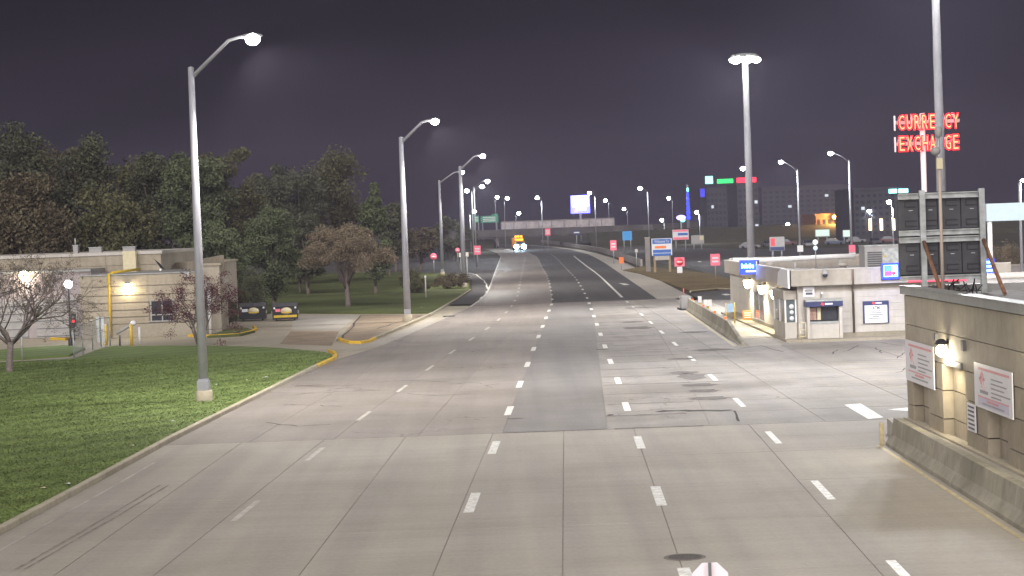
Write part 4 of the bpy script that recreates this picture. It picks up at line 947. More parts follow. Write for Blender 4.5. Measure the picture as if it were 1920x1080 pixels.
# left bay, set back, with doors
MB().box(-48, FX0 - .01, 143, 147.9, 0, P(80, 512, 143).z).build('bay_wall', pm('pale_render', (.33, .29, .29), .85, var=.08, scale=2, world=True), lb, True)
bzt = P(80, 512, 143).z
MB().box(-48, FX0 - .01, 142.85, 147.88, bzt, bzt + .16).build('bay_coping', T['coping'], lb, True)
for i_ in range(3):
    x = P(20, 600, 143).x - 1.6 + i_ * 3.4 - 3.4
    d = MB().box(x, x + 2.8, 142.9, 142.99, .02, 2.7).build('garage_door', T['hvac'], lb, True)
    k = MB()
    for j in range(5): k.box(x + .02, x + 2.78, 142.87, 142.899, .1 + j * .53, .14 + j * .53)
    k.build('door_rib', T['dgrey'], d, True)
# right wing seen at an angle
wg = [P(372, 600, 140.5), P(405, 600, 137), P(449, 600, 164)]
wn = [(P(366, 600, 141).x, 141), (P(404, 600, 141).x + .4, 141), (P(447, 590, 163).x, 163), (P(447, 590, 163).x - 9, 164), (P(366, 600, 141).x - 1, 150)]
MB().prism(wn, 0, 4.6).build('wing_wall', T['tan'], lb, True)
MB().prism([(p[0] + (.12 if i in (1, 2) else 0), p[1] - (.12 if i < 2 else 0)) for i, p in enumerate(wn)], 4.602, 4.75).build('wing_coping', T['tan2'], lb, True)
cpx = P(352, 500, 139.5).x
MB().add([(cpx, 140, ztop + .08), (cpx + 1.9, 143.5, ztop + .08), (cpx + 1.9, 143.5, ztop + 1.05), (cpx, 140, ztop + .70), (cpx - .15, 140.4, ztop + .08), (cpx + 1.7, 144, ztop + .08), (cpx + 1.7, 144, ztop + 1.05), (cpx - .15, 140.4, ztop + .7)],
         [(0, 1, 2, 3), (5, 4, 7, 6), (3, 2, 6, 7), (1, 5, 6, 2), (4, 0, 3, 7)]).build('parapet', T['tan2'], lb, True)
c0, c1 = P(388, 536, 139.6), P(428, 520, 146)
MB().add([(c0.x, c0.y, c0.z - .3), (c1.x, c1.y, c1.z - .3), (c1.x, c1.y, c1.z + .18), (c0.x, c0.y, c0.z + .18), (c0.x - 1, c0.y + .6, c0.z - .3), (c1.x - 1, c1.y + .6, c1.z - .3), (c1.x - 1, c1.y + .6, c1.z + .18), (c0.x - 1, c0.y + .6, c0.z + .18)],
         [(0, 1, 2, 3), (5, 4, 7, 6), (3, 2, 6, 7), (1, 5, 6, 2), (4, 0, 3, 7), (4, 5, 1, 0)]).build('entrance_canopy', T['bsid'], lb, True)
q = P(394, 600, 140); MB().tube([(q.x, 139.9, 0), (q.x, 139.9, c0.z - .3)], .11, 10).build('column', T['wpaint'], lb, True)
yp = [P(207, 640, FY - .3), P(203, 517, FY - .3), P(262, 503, FY + 3)]
MB().tube([(yp[0].x, FY - .2, .1), (yp[1].x, FY - .2, ztop + .12), (yp[1].x + .2, FY - .15, ztop + .16), (yp[2].x, FY + 3, ztop + .30)], .085, 8).build('gas_pipe', T['yel'], lb, True)
dsh = thing('satellite_dish', 'small dark dish on the tan building roof', 'dish', (P(300, 500, 143).x, 143, ztop + .06))
MB().tube([(0, 0, 0), (0, 0, .35)], .04, 6).build('stand', T['galv'], dsh); MB().add([(-.4, 0, .9), (0, .1, .55), (.35, 0, .1), (.05, -.1, .25)], [(0, 1, 2, 3)]).build('dish', T['black'], dsh)
MB().ell((.05, -.15, .12), (.1, .1, .1)).build('horn', T['wpaint'], dsh)
for (px, w_, h_, Y, lab) in ((143, .35, .75, 152, 'thin grey vent stack on the left building roof'), (180, .9, .55, 152, 'grey box vent beside the vent stack on left roof'), (243, .9, .5, 154, 'pale box unit on the right end of the left roof')):
    c = P(px, 470, Y); t = thing('roof_vent', lab, 'vent', (c.x, Y, rzt + .02)); MB().box(-w_ / 2, w_ / 2, -.3, .3, 0, h_).build('box', T['hvac'], t)
    MB().box(-w_ / 2 - .04, w_ / 2 + .04, -.34, .34, h_, h_ + .05).build('lid', T['galv'], t)
    if px == 143: MB().tube([(-.05, 0, h_), (-.05, 0, h_ + .55)], .05, 6).build('pipe', T['galv'], t)
c = P(240, 537, FY); wall_lamp((c.x, FY - .01, c.z), 'oval lit wall lamp on the tan wall above the window', 75, (1, .82, .48), 0, .17, 'galv')
c = P(47, 517, 142.9); wall_lamp((c.x, 142.88, c.z), 'large bright lamp on the pale wall behind the bare tree', 80, (1, .86, .78), 0, .34, 'galv')
c = P(350, 516, FY); t = thing('wall_floodlight', 'white unlit floodlight on the tan wall near the lamp pole', 'floodlight', (c.x, FY - .02, c.z)); MB().cbox((0, -.15, .05), (.34, .28, .16), 0, .4).build('housing', T['wpaint'], t); MB().tube([(-.3, -.05, -.15), (0, -.1, 0)], .03, 6).build('bracket', T['dgrey'], t)

# lamp post with globe
c = G(133, 648); t = thing('globe_lamp', 'black lamp post with bright white globe by the chain-link fence', 'lamp post', (c[0], c[1], 0)); zg = P(128, 533, c[1]).z
MB().lathe([(.16, 0), (.16, .4), (.09, .5), (.06, .6), (.055, zg - .3)], n=12).build('post', T['black'], t); MB().ell((0, 0, zg), (.25, .25, .25), 14, 10).build('globe', T['globe'], t); MB().lathe([(.1, -.32), (.14, -.24), (.1, -.22)], (0, 0, zg), 10).build('collar', T['black'], t)
for s in (-1, 1): point((s * .35, -.1, zg + .05), 160, (.9, .95, 1), .15, t)
c = P(141, 600, 138); t = thing('traffic_signal', 'small black signal showing red light beside the globe lamp', 'traffic signal', (c.x, 137.5, 0))
MB().box(-.15, .15, -.12, .12, c.z - .4, c.z + .45).build('housing', T['black'], t); MB().tube([(0, 0, 0), (0, 0, c.z - .4)], .06, 8).build('post', T['black'], t)
MB().ell((0, -.13, c.z - .05), (.09, .04, .09)).build('red_light', T['ered'], t); MB().ell((0, -.13, c.z + .22), (.09, .03, .09)).build('dark_light', T['dgrey'], t)
# chain link fence
fp = [G(x, y, .0) for x, y in ((42, 676), (139, 677), (156, 665), (174, 657), (190, 650), (207, 648))]
cf = thing('chain_link_fence', 'grey chain-link fence at the corner of the front lawn', 'fence', (fp[1][0], fp[1][1], 0)); FH = 1.75
for p in fp: MB().tube([(p[0], p[1], 0), (p[0], p[1], FH + .05)], .04, 8).build('post', T['galv'], cf, True)
for a, b in zip(fp, fp[1:]):
    if a is fp[0]: continue
    MB().tube([(a[0], a[1], FH), (b[0], b[1], FH)], .025, 6).build('rail', T['galv'], cf, True)
    A, B = Vector((*a, 0)), Vector((*b, 0)); Ln = (B - A).length; k = MB(); n_ = int(Ln / .22)
    for i_ in range(-8, n_):
        for s in (1, -1):
            t0, t1 = i_ * .22, i_ * .22 + FH - .1; z0, z1 = .06, FH - .04
            if s < 0: z0, z1 = z1, z0
            if t0 < 0: z0 += (z1 - z0) * (-t0) / (t1 - t0); t0 = 0
            if t1 > Ln: z1 = z0 + (z1 - z0) * (Ln - t0) / (t1 - t0); t1 = Ln
            if t1 - t0 < .05: continue
            p0, p1 = A.lerp(B, t0 / Ln), A.lerp(B, t1 / Ln); k.tube([(p0.x, p0.y, z0), (p1.x, p1.y, z1)], .0028, 3)
    o = k.build('wire_mesh', T['galv'], cf, True); o['kind'] = 'stuff'
for px, lab in ((185, 'left of the pair of pale metal gate posts in the fence gap'), (194, 'right of the pair of pale metal gate posts in the fence gap')):
    c = P(px, 640, 134.6); t = thing('gate_post', lab, 'post', (c.x, 134.6, 0)); MB().box(-.1, .1, -.06, .06, 0, 1.6).build('post', T['galv'], t); MB().box(-.12, .12, -.08, .08, 1.6, 1.64).build('cap', T['hvac'], t)
for (px, py, h, lab) in ((200, 647, 1.25, 'yellow bollard next to the fence gate'), (247, 648, 1.3, 'yellow bollard at the end of the grey arm')):
    c = G(px, py); t = thing('bollard', lab, 'bollard', (c[0], c[1], 0)); MB().tube([(0, 0, 0), (0, 0, h)], .09, 10).build('post', T['yel'], t); MB().ell((0, 0, h), (.09, .09, .06)).build('cap', T['cream'], t)
c = G(225, 648); t = thing('swing_gate', 'grey pivoting barrier arm resting beside the yellow bollard', 'barrier', (c[0], c[1], 0)); k1, k2 = P(218, 626, c[1]), P(250, 606, c[1])
MB().tube([(0, 0, 0), (0, 0, .65)], .06, 8).build('post', T['dgrey'], t); MB().tube([(k1.x - c[0], 0, k1.z), (k2.x - c[0], 0, k2.z)], [.09, .11], 10).build('arm', T['hvac'], t); MB().ell((k2.x - c[0], 0, k2.z), (.2, .17, .17)).build('weight', T['wpaint'], t)
MB().tube([(k2.x - c[0] + .3, .3, .05), (k2.x - c[0] + .3, .3, 1.1)], .07, 8).build('stand', T['wpaint'], t)
# dumpsters
def dumpster(px0, px1, py, label, yellow):
    a, b = G(px0, py), G(px1, py); wd = b[0] - a[0]; t = thing('dumpster', label, 'dumpster', ((a[0] + b[0]) / 2, (a[1] + b[1]) / 2, 0), math.radians(4), 'dumpsters at the back of the driveway')
    w2 = wd / 2
    MB().add([(-w2, -.6, .12), (w2, -.6, .12), (w2, .7, .12), (-w2, .7, .12), (-w2, -.6, 1.08), (w2, -.6, 1.08), (w2, .7, 1.25), (-w2, .7, 1.25)], [(0, 3, 2, 1), (4, 5, 6, 7), (0, 1, 5, 4), (1, 2, 6, 5), (2, 3, 7, 6), (3, 0, 4, 7)]).build('bin', T['black'], t)
    for s in (-1, 1): MB().add([(s * w2 * .02, -.66, 1.1), (s * w2, -.66, 1.1), (s * w2, .74, 1.28), (s * w2 * .02, .74, 1.28), (s * w2 * .02, -.66, 1.14), (s * w2, -.66, 1.14), (s * w2, .74, 1.33), (s * w2 * .02, .74, 1.33)], [(4, 5, 6, 7), (0, 1, 5, 4), (1, 2, 6, 5), (3, 0, 4, 7), (2, 3, 7, 6)]).build('lid', T['dgrey'], t)
    for s in (-1, 1):
        MB().box(s * w2 - .07, s * w2 + .07, -.5, .3, .55, .75).build('fork_pocket', T['hvac'], t)
        MB().ell((s * (w2 - .16), -.61, .98), (.085, .04, .085)).build('reflector', T['signw'], t)
    for s in (-1, 1): MB().box(s * w2 * .72 - .06, s * w2 * .72 + .06, -.35, .35, 0, .118).build('foot', T['dgrey'], t)
    e_ = MB().lathe([(.001, 0), (.36, 0), (.36, .012), (.001, .012)], n=18).build('emblem', T['cream'], t); e_.location = (.10, -.602, .76); e_.rotation_euler = (math.pi / 2, 0, 0); e_.scale = (1.15, .72, 1)
    MB().box(-.27, .5, -.625, -.615, .60, .68).build('emblem_band', T['yel'], t); MB().box(-w2 + .24, -.34, -.612, -.602, .70, .92).build('sticker', T['pink' if yellow else 'signw'], t)
    if yellow: MB().box(-w2 + .1, w2 - .06, -.622, -.602, .26, .44).build('stripe', T['yel'], t)
dumpster(452, 497, 601, 'left dumpster, plain black front with round yellow emblem', False)
dumpster(514, 557, 601, 'right dumpster with a long yellow stripe under the emblem', True)
c = G(799, 560); t = thing('marker_post', 'thin white marker post on the grass verge', 'post', (c[0], c[1], .1)); MB().tube([(0, 0, 0), (0, 0, 1.85)], .07, 8).build('post', T['bsid'], t); MB().lathe([(.09, 0), (.09, .2), (.01, .26)], (0, 0, 1.85), 8).build('cap', T['wpaint'], t)

# ------------------------------------------------------------------ stop sign in front
c = P(1331, 1075, 25.4); t = thing('stop_sign', 'pale back of an octagonal stop sign at bottom edge', 'stop sign', (c.x, 25.4, 0)); zc_ = P(1331, 1055, 25.4).z - .225
R = .225 / math.cos(math.pi / 8)
MB().add([(R * math.cos(math.pi / 8 + i * math.pi / 4), y, zc_ + R * math.sin(math.pi / 8 + i * math.pi / 4)) for y in (0, .004) for i in range(8)], [tuple(range(8)), tuple(range(8, 16))[::-1]] + [(i, (i + 1) % 8 + 0, 8 + (i + 1) % 8, 8 + i) for i in range(8)]).build('plate', pm('plate_back', (.62, .56, .60), .5, metal=.1, var=.04, scale=2), t)
MB().box(-.018, .018, -.035, -.003, 0, zc_ + .228).build('post', T['dgrey'], t)

# ------------------------------------------------------------------ road signs
def post_sign(px, py, w, h, Y, label, kind, posts=1, pm_='galv', cat='sign'):
    c = P(px, py, Y); s = Y / F; t = thing('road_sign', label, cat, (c.x, Y, .0)); W2, H2 = w * s / 2, h * s / 2
    if kind in ('pinkrect', 'noentry', 'bluesq', 'greyback', 'orangerect'):
        m = {'pinkrect': 'pink', 'noentry': 'pink', 'bluesq': 'sky', 'greyback': 'bsid', 'orangerect': 'orange'}[kind]
        MB().cbox((0, 0, c.z), (2 * W2, .05, 2 * H2)).build('plate', T[m], t)
        if kind == 'noentry':
            d = MB().lathe([(.001, 0), (W2 * .72, 0), (W2 * .72, .012), (.001, .012)], n=18).build('disc', T['red'], t); d.location = (0, -.027, c.z); d.rotation_euler = (math.pi / 2, 0, 0)
            MB().cbox((0, -.044, c.z), (W2 * 1.1, .008, H2 * .22)).build('bar', T['signw'], t)
        if kind == 'pinkrect':
            MB().cbox((0, -.03, c.z + H2 * .3), (W2 * 1.3, .008, H2 * .3)).build('text_line', T['signw'], t); MB().cbox((0, -.03, c.z - H2 * .3), (W2 * 1.3, .008, H2 * .3)).build('text_line', T['signw'], t)
    if kind == 'round':
        d = MB().lathe([(.001, 0), (W2, 0), (W2, .03), (.001, .03)], n=18).build('plate', T['pink'], t); d.location = (0, 0, c.z); d.rotation_euler = (math.pi / 2, 0, 0)
        MB().cbox((0, -.04, c.z), (W2 * 1.2, .008, H2 * .3)).build('bar', T['signw'], t)
    for k in range(posts):
        x = 0 if posts == 1 else (-.7 + 1.4 * k) * W2
        MB().tube([(x, .06, 0), (x, .06, c.z + (0 if posts == 1 else H2 * .9))], .06 if posts == 1 else .09, 8).build('post', T[pm_], t)
    return t
a = post_sign(1274, 491, 19, 17, 238, 'square red no entry sign with white plate below it on the island', 'noentry', 1, 'wood')
MB().cbox((0, -.02, P(1274, 506, 238).z), (.6, .04, .7)).build('lower_plate', T['signw'], a)
post_sign(1341, 487, 18, 22, 215, 'tall red rectangular sign on a wooden post on the island', 'pinkrect', 1, 'wood')
post_sign(1150, 460, 12, 19, 330, 'narrow red sign on the median right of the road', 'pinkrect')
post_sign(1176, 442, 18, 17, 420, 'plain bright blue square sign beyond the road', 'bluesq', 2)
post_sign(1165, 488, 9, 12, 285, 'small orange sign at the end of the low wall', 'orangerect')
post_sign(1027, 435, 10, 13, 560, 'red sign in front of the overpass', 'pinkrect')
post_sign(895, 469, 13, 17, 330, 'tall red sign right of the verge lamp pole', 'pinkrect')
post_sign(813, 481, 13, 13, 300, 'round red sign leftmost of the three by the ramp', 'round')
post_sign(858, 469, 9, 9, 360, 'small round red sign close to the verge lamp pole', 'round')
post_sign(864, 478, 7, 8, 236, 'small grey sign back at left of the verge lamp pole', 'greyback')
post_sign(875, 477, 7, 8, 237, 'small grey sign back at right of the verge lamp pole', 'greyback')
post_sign(1193, 470, 5, 6, 300, 'tiny dark mailbox-like box on a post by the low wall', 'greyback')
# welcome sign
Yw = 262; s = Yw / F; c = P(1241, 467, Yw); t = thing('welcome_sign', 'blue and white welcome sign on two posts on the island', 'sign', (c.x, Yw, 0)); zW = lambda py: P(1241, py, Yw).z
MB().box(-19 * s, 19 * s, -.06, .06, zW(479), zW(447)).build('board', T['signw'], t)
b_ = MB().box(-17.5 * s, 17.5 * s, -.075, -.061, zW(457), zW(448)).build('blue_band', T['blue'], t)
text('lettering', 'Welcome To', 5 * s, T['signw'], b_, (0, -.085, zW(452.5)), width=27 * s, extrude=.006)
MB().box(-13 * s, 8 * s, -.075, -.061, zW(465.5), zW(461)).build('orange_lettering', T['orange'], t)
for a0, a1 in ((474, 468), (479.5, 475)): MB().box(-17 * s, 17 * s, -.075, -.061, zW(a0), zW(a1)).build('blue_band', T['blue'], t)
MB().box(-13.5 * s, 13.5 * s, -.075, .05, zW(487.5), zW(480)).build('lower_board', T['bsid'], t)
for x in (-14, 14): MB().box(x * s - .14, x * s + .14, .0, .2, 0, zW(479)).build('post', T['wood'], t)
Y = 268; c = P(1214, 467, Y); t = thing('sign_column', 'pale square pillar standing left of the welcome sign', 'pillar', (c.x, Y, 0)); MB().box(-.3, .3, -.3, .3, 0, P(1214, 447, Y).z).build('shaft', T['bridge'], t); MB().box(-.36, .36, -.36, .36, P(1214, 447, Y).z, P(1214, 445, Y).z).build('cap', T['walk'], t)
# far board signs
def board(px, py, w, h, Y, label, stripes, frame='signw', legs=2, name='billboard', cat='billboard'):
    c = P(px, py, Y); s = Y / F; t = thing(name, label, cat, (c.x, Y, 0)); W2, H2 = w * s / 2, h * s / 2
    MB().cbox((0, 0, c.z), (2 * W2, .25, 2 * H2)).build('board', T[frame], t)
    for i_, (x0, x1, z0, z1, m) in enumerate(stripes): MB().box(x0 * W2, x1 * W2, -.15 - .004 * i_, -.126, c.z + z0 * H2, c.z + z1 * H2).build('print_area', T[m], t)
    for k in range(legs):
        x = 0 if legs == 1 else (-.6 + 1.2 * k) * W2; MB().tube([(x, .1, 0), (x, .1, c.z - H2)], .15, 8).build('leg', T['steel'], t)
    return t
board(1276, 440, 30, 19, 430, 'white and pink sign with blue panel behind the welcome sign', [(-.95, .95, .6, .95, 'pink'), (-.95, .95, -.95, -.5, 'pink'), (-.35, .9, -.15, .35, 'blue')])
board(1308, 449, 24, 16, 450, 'dull beige sign right of the pink and blue sign', [(.3, .9, -.2, .8, 'cream'), (-.1, .5, -.7, .0, 'epurp')] if False else [(.3, .9, -.2, .8, 'cream')], 'hvac')
board(1457, 457, 28, 26, 330, 'dim advertising board with red figure behind the bank roof', [(-.85, -.3, -.3, .8, 'red'), (-.95, .95, -.95, -.45, 'navy')], 'hvac')
board(1081, 436, 13, 9, 600, 'small dark oval-like sign with pale stripe by the overpass', [(-.8, .8, -.2, .25, 'signw')], 'navy', 1)
board(1542, 437, 28, 14, 470, 'pale lit rounded board in the far car park', [(-.9, .9, -.8, .9, 'tent')], 'hvac', 2)
board(1587, 438, 14, 14, 470, 'small pale lit board right of the rounded one in car park', [(-.9, .9, -.8, .9, 'tent')], 'hvac', 2)
# LED billboard
Y = 780; s = Y / F; c = P(1088, 383, Y); t = thing('led_billboard', 'glowing blue-white LED billboard above the overpass', 'billboard', (c.x, Y, 0))
MB().cbox((0, .3, c.z), (36 * s, .5, 34 * s)).build('cabinet', T['eledb'], t); MB().box(-15.5 * s, 15.5 * s, -.05, .04, c.z - 4 * s, c.z + 15 * s).build('screen', T['eled'], t); MB().box(-9 * s, 10 * s, -.05, .04, c.z - 11 * s, c.z - 4 * s - .02).build('screen', T['eled'], t)
rd_ = MB().lathe([(.001, 0), (3.5 * s, 0), (3.5 * s, .1), (.001, .1)], n=12).build('roundel', em('lit_violet', (.6, .25, 1), 2.5, False), t); rd_.location = (-8 * s, -.06, c.z - 12 * s); rd_.rotation_euler = (math.pi / 2, 0, 0)
MB().tube([(0, .5, 0), (0, .5, c.z - 16 * s)], .5, 10).build('post', T['steel'], t)
# green overhead signs
for (px, py, w, h, Y, lab) in ((918, 411, 33, 13, 660, 'wide green overhead highway sign left of the overpass'), (893, 411, 10, 13, 655, 'narrow green overhead highway sign beside the wide one')):
    s = Y / F; c = P(px, py, Y); t = thing('highway_sign', lab, 'sign', (c.x, Y, 0)); MB().cbox((0, 0, c.z), (w * s, .15, h * s)).build('panel', T['green'], t)
    if w > 20: MB().box(4 * s, 16 * s, -.07, .07, c.z + h * s / 2, c.z + h * s / 2 + 3 * s).build('exit_tab', T['green'], t)
    for k in range(3): MB().box(-w * s * .38, w * s * .36, -.1, -.08, c.z + (3.6 - 3.4 * k) * s - .12, c.z + (3.6 - 3.4 * k) * s + .12).build('text_line', T['signw'], t)
    for x in (-w * s * .4, w * s * .4): MB().tube([(x, .2, 0), (x, .2, c.z + h * s * .5)], .16, 8).build('post', T['steel'], t)

# ------------------------------------------------------------------ low wall right of the road
lw = thing('low_wall', 'long low concrete wall curving away right of the shoulder', 'wall', (17, 300, 0))
pts = [G(*p) for p in ((1196, 500), (1172, 491), (1150, 482), (1121, 473), (1085, 466), (1050, 460.5), (1012, 455))]
for a, b in zip(pts, pts[1:]):
    A, B = Vector((a[0] + .4, a[1], 0)), Vector((b[0] + .4, b[1], 0)); d = (B - A).normalized(); n_ = Vector((d.y, -d.x, 0)) * .3; A += d * .03; B -= d * .03
    MB().prism([(A.x, A.y), (B.x, B.y), (B.x + n_.x, B.y + n_.y), (A.x + n_.x, A.y + n_.y)], 0, 1.05).build('section', T['bridge'], lw, True)
rl = thing('retaining_wall', 'grey retaining wall below the hedge at right edge', 'wall', (48, 200, 0)); MB().box(P(1868, 500, 200).x, 75, 200, 200.4, 0, P(1890, 499, 200).z).build('wall', T['bridge'], rl, True); MB().box(P(1868, 500, 200).x, 75, 199.9, 200.5, P(1890, 499, 200).z + .002, P(1890, 499, 200).z + .15).build('coping', T['walk'], rl, True)

# ------------------------------------------------------------------ overpass
Yo = 640; ov = thing('overpass', 'concrete road bridge with fence crossing behind the oncoming truck', 'bridge', (0, Yo, 0))
ox0, ox1 = P(700, 430, Yo).x, P(1152, 430, Yo).x; zd = P(1040, 433, Yo).z; zf = P(1040, 413, Yo).z
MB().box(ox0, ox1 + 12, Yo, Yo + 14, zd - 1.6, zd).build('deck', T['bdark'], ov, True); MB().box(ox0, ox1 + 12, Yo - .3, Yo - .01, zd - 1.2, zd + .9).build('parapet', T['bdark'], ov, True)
xf0 = P(940, 425, Yo).x; k = 0; nP = 9
for i_ in range(nP + 1): x = xf0 + (ox1 - xf0) * i_ / nP; MB().box(x - .1, x + .1, Yo - .25, Yo - .05, zd + .9, zf).build('fence_post', T['steel'], ov, True)
for i_ in range(nP):
    xa, xb = xf0 + (ox1 - xf0) * i_ / nP + .15, xf0 + (ox1 - xf0) * (i_ + 1) / nP - .15
    MB().box(xa, xb, Yo - .18, Yo - .12, zd + 1.0, zf - .1).build('fence_panel', pm('fence_mesh', (.36, .33, .34), .8, var=.25, scale=.8) if i_ == 0 else bpy.data.materials['fence_mesh'], ov, True)
MB().box(xf0, ox1, Yo - .26, Yo - .04, zf, zf + .18).build('top_rail', T['bridge'], ov, True)
for x in (P(930, 430, Yo).x, P(1147, 430, Yo).x): MB().box(x - .7, x + .7, Yo + 2, Yo + 12, 0, zd - 1.6).build('pier', T['bridge'], ov, True)
struct(MB().add([(ox0 - 200, Yo + 2, 0), (P(935, 430, Yo).x, Yo + 2, 0), (P(925, 430, Yo).x, Yo + 2, zd - 2), (ox0 - 200, Yo + 2, zd - 2), (ox0 - 200, Yo + 40, zd - 2), (P(925, 430, Yo).x, Yo + 40, zd - 2)], [(0, 1, 2, 3), (3, 2, 5, 4)]).build('embankment', T['soil']))
struct(MB().add([(P(1100, 440, Yo).x, Yo - 40, 0), (320, Yo - 200, 0), (320, Yo - 190, 4.2), (P(1100, 440, Yo).x, Yo + 1, 3.9), (320, Yo + 100, 4.2), (P(1100, 440, Yo).x, Yo + 100, 3.9)], [(0, 1, 2, 3), (3, 2, 4, 5)]).build('bank', T['soil']))

# ------------------------------------------------------------------ far buildings
def far_building(px0, px1, ptop, Y, label, cols_, rows_, lit, depth=30, name='far_building', wz=(.08, .95), mat='facade'):
    a, b = P(px0, 420, Y), P(px1, 420, Y); t = thing(name, label, 'building', ((a.x + b.x) / 2, Y, 0)); W2 = (b.x - a.x) / 2; H_ = P((px0 + px1) / 2, ptop, Y).z
    MB().box(-W2, W2, 0, depth, 0, H_).build('wall', T[mat], t); MB().box(-W2 - .3, W2 + .3, -.3, depth, H_, H_ + .6).build('parapet', T[mat], t)
    cw, rh = 2 * W2 / cols_, H_ * (wz[1] - wz[0]) / rows_
    for i_ in range(cols_):
        for j in range(rows_):
            m = 'ewin' if random.random() < lit else 'gls'
            MB().box(-W2 + cw * (i_ + .22), -W2 + cw * (i_ + .78), -.12, -.01, H_ * wz[0] + rh * (j + .25), H_ * wz[0] + rh * (j + .75)).build('window', T[m], t)
    return t, W2, H_
t, W2, H_ = far_building(1326, 1378, 354, 720, 'dark office block under the green roof sign', 7, 7, .02)
s = 720 / F
MB().cbox((-W2 + 6 * s, -.4, H_ + 3.2), (14 * s, .6, 14 * s)).build('logo_box', T['eteal'], t); MB().cbox((W2 - 16 * s, -.4, H_ + 2.6), (30 * s, .6, 8 * s)).build('sign_letters', T['egreen'], t)
t, W2, H_ = far_building(1384, 1424, 346, 640, 'narrow dark tower under the red roof sign', 4, 8, .05)
s = 640 / F; MB().cbox((-2 * s, -.4, H_ + 1.4), (36 * s, .6, 9 * s)).build('sign_letters', T['ered'], t)
for k in range(6): MB().ell((0.5 * s, -.5, H_ - (10 + 11 * k) * s), (.55, .2, .7)).build('facade_lamp', T['ewarm'], t)
far_building(1430, 1592, 350, 900, 'broad dark hotel slab behind the lamp poles', 14, 8, .015)
t, W2, H_ = far_building(1602, 1692, 356, 520, 'dark hotel with three warm lit columns at its foot', 8, 7, .03)
s = 520 / F
for px in (1631, 1652, 1675): c = P(px, 421, 520); MB().cbox((c.x - t.location.x, -.4, c.z), (5 * s, .5, 22 * s)).build('lit_column', T['ewarm'], t)
c = P(1684, 358, 520)
for x0, x1 in ((-18, -3), (0, 18)): MB().box(c.x - t.location.x + x0 * s, c.x - t.location.x + x1 * s, -.6, -.2, c.z - 4 * s, c.z + 4 * s).build('sign_letters', T['ecyan'], t)
t, W2, H_ = far_building(1530, 1592, 404, 600, 'low orange-lit building behind the car park', 6, 2, .0, mat='rust')
c = P(1565, 407, 597); MB().ell((c.x - t.location.x, -2.5, c.z), (.6, .5, .6)).build('lamp', T['eorg'], t); point((c.x - t.location.x, -4, c.z), 9000, (1, .5, .12), .4, t)
far_building(780, 830, 452, 420, 'low shed seen between the trees behind the ramp', 4, 1, .0)
# blue lit tower
Y = 700; s = Y / F; c = P(1291, 420, Y); t = thing('lit_tower', 'slender tower lit in blue', 'tower', (c.x, Y, 0)); zt_ = P(1291, 346, Y).z
MB().tube([(0, 0, 0), (0, 0, zt_)], [.8, .35], 10).build('shaft', T['steel'], t)
for k in range(7): z = P(1291, 408 - k * 8.5, Y).z; MB().cbox((0, -.9, z), ((7 - k * .55) * s, .4, 6.5 * s)).build('light_band', T['eblue'], t)
MB().ell((0, -1, P(1290, 356, Y).z), (2.2 * s, .5, 4 * s)).build('beacon', T['eteal'], t)
Y = 640; s = Y / F; c = P(1277, 408, Y); t = thing('lit_sign', 'rounded purple-white lit sign left of the blue tower', 'sign', (c.x, Y, 0)); MB().ell((0, 0, c.z), (9 * s, .5, 5 * s)).build('lit_face', T['epurp'], t); MB().ell((3 * s, -.3, c.z - 5 * s), (4.5 * s, .5, 3.5 * s)).build('lit_face', T['eteal'], t); MB().tube([(0, .3, 0), (0, .3, c.z)], .25, 8).build('post', T['steel'], t)
c = P(1327, 360, 700); t = thing('lit_sign', 'blue lit panel on the side of the office block', 'panel', (c.x, 719, c.z)); MB().cbox((0, 0, 0), (9 * .18, .4, 16 * .18)).build('face', em('dim_blue', (.05, .05, .8), .5, False), t); MB().cbox((0, .3, 0), (10 * .18, .2, 17 * .18)).build('frame', T['navy'], t)

# ------------------------------------------------------------------ vehicles
tk = thing('truck', 'oncoming truck with amber beacons and bright headlights', 'truck', (P(975, 463, 560).x, 560, 0), math.radians(6))
MB().box(-1.2, 1.2, 0, 2.4, .6, 2.6).build('cab', T['truck'], tk); MB().box(-1.05, 1.05, -.02, -.004, 1.55, 2.4).build('windscreen', T['gls'], tk)
MB().box(-1.25, 1.25, 2.6, 9, .9, 3.5).build('body', T['truck'], tk); MB().box(-1.2, 1.2, -.25, -.03, .45, .8).build('bumper', T['dgrey'], tk); MB().box(-.7, .7, -.03, -.003, .85, 1.4).build('grille', T['black'], tk)
MB().box(-1.1, 1.1, 2.62, 8.9, .55, .88).build('chassis', T['black'], tk)
for x in (-1.0, 1.0):
    for y in (1.2, 6.5, 7.8):
        w_ = MB().lathe([(.001, -.14), (.5, -.14), (.5, .14), (.001, .14)], n=16).build('wheel', T['rubber'], tk); w_.location = (x, y, .5); w_.rotation_euler = (0, math.pi / 2, 0)
for x in (-1.0, 1.08):
    MB().ell((x, -.28, 1.02), (.62, .08, .62)).build('headlight', T['head'], tk)
    spot((x, -.5, 1.0), 22000, (.75, .92, 1), 50, .2, tk, rot=(math.radians(86), 0, 0), blend=.8)
lbr = MB().box(-1.1, 1.1, .9, 1.2, 2.61, 2.75).build('light_bar', T['dgrey'], tk)
for (x, y, z, r) in ((-.95, .8, 2.95, .3), (-.4, .8, 2.9, .32), (.2, .8, 2.9, .34), (.75, .8, 2.95, .32), (-.8, 2.5, 3.75, .34), (-.1, 2.5, 3.8, .36), (.7, 2.5, 3.75, .34)): MB().ell((x, y - .05, z), (r, .2, r)).build('beacon', T['eamb'], tk)
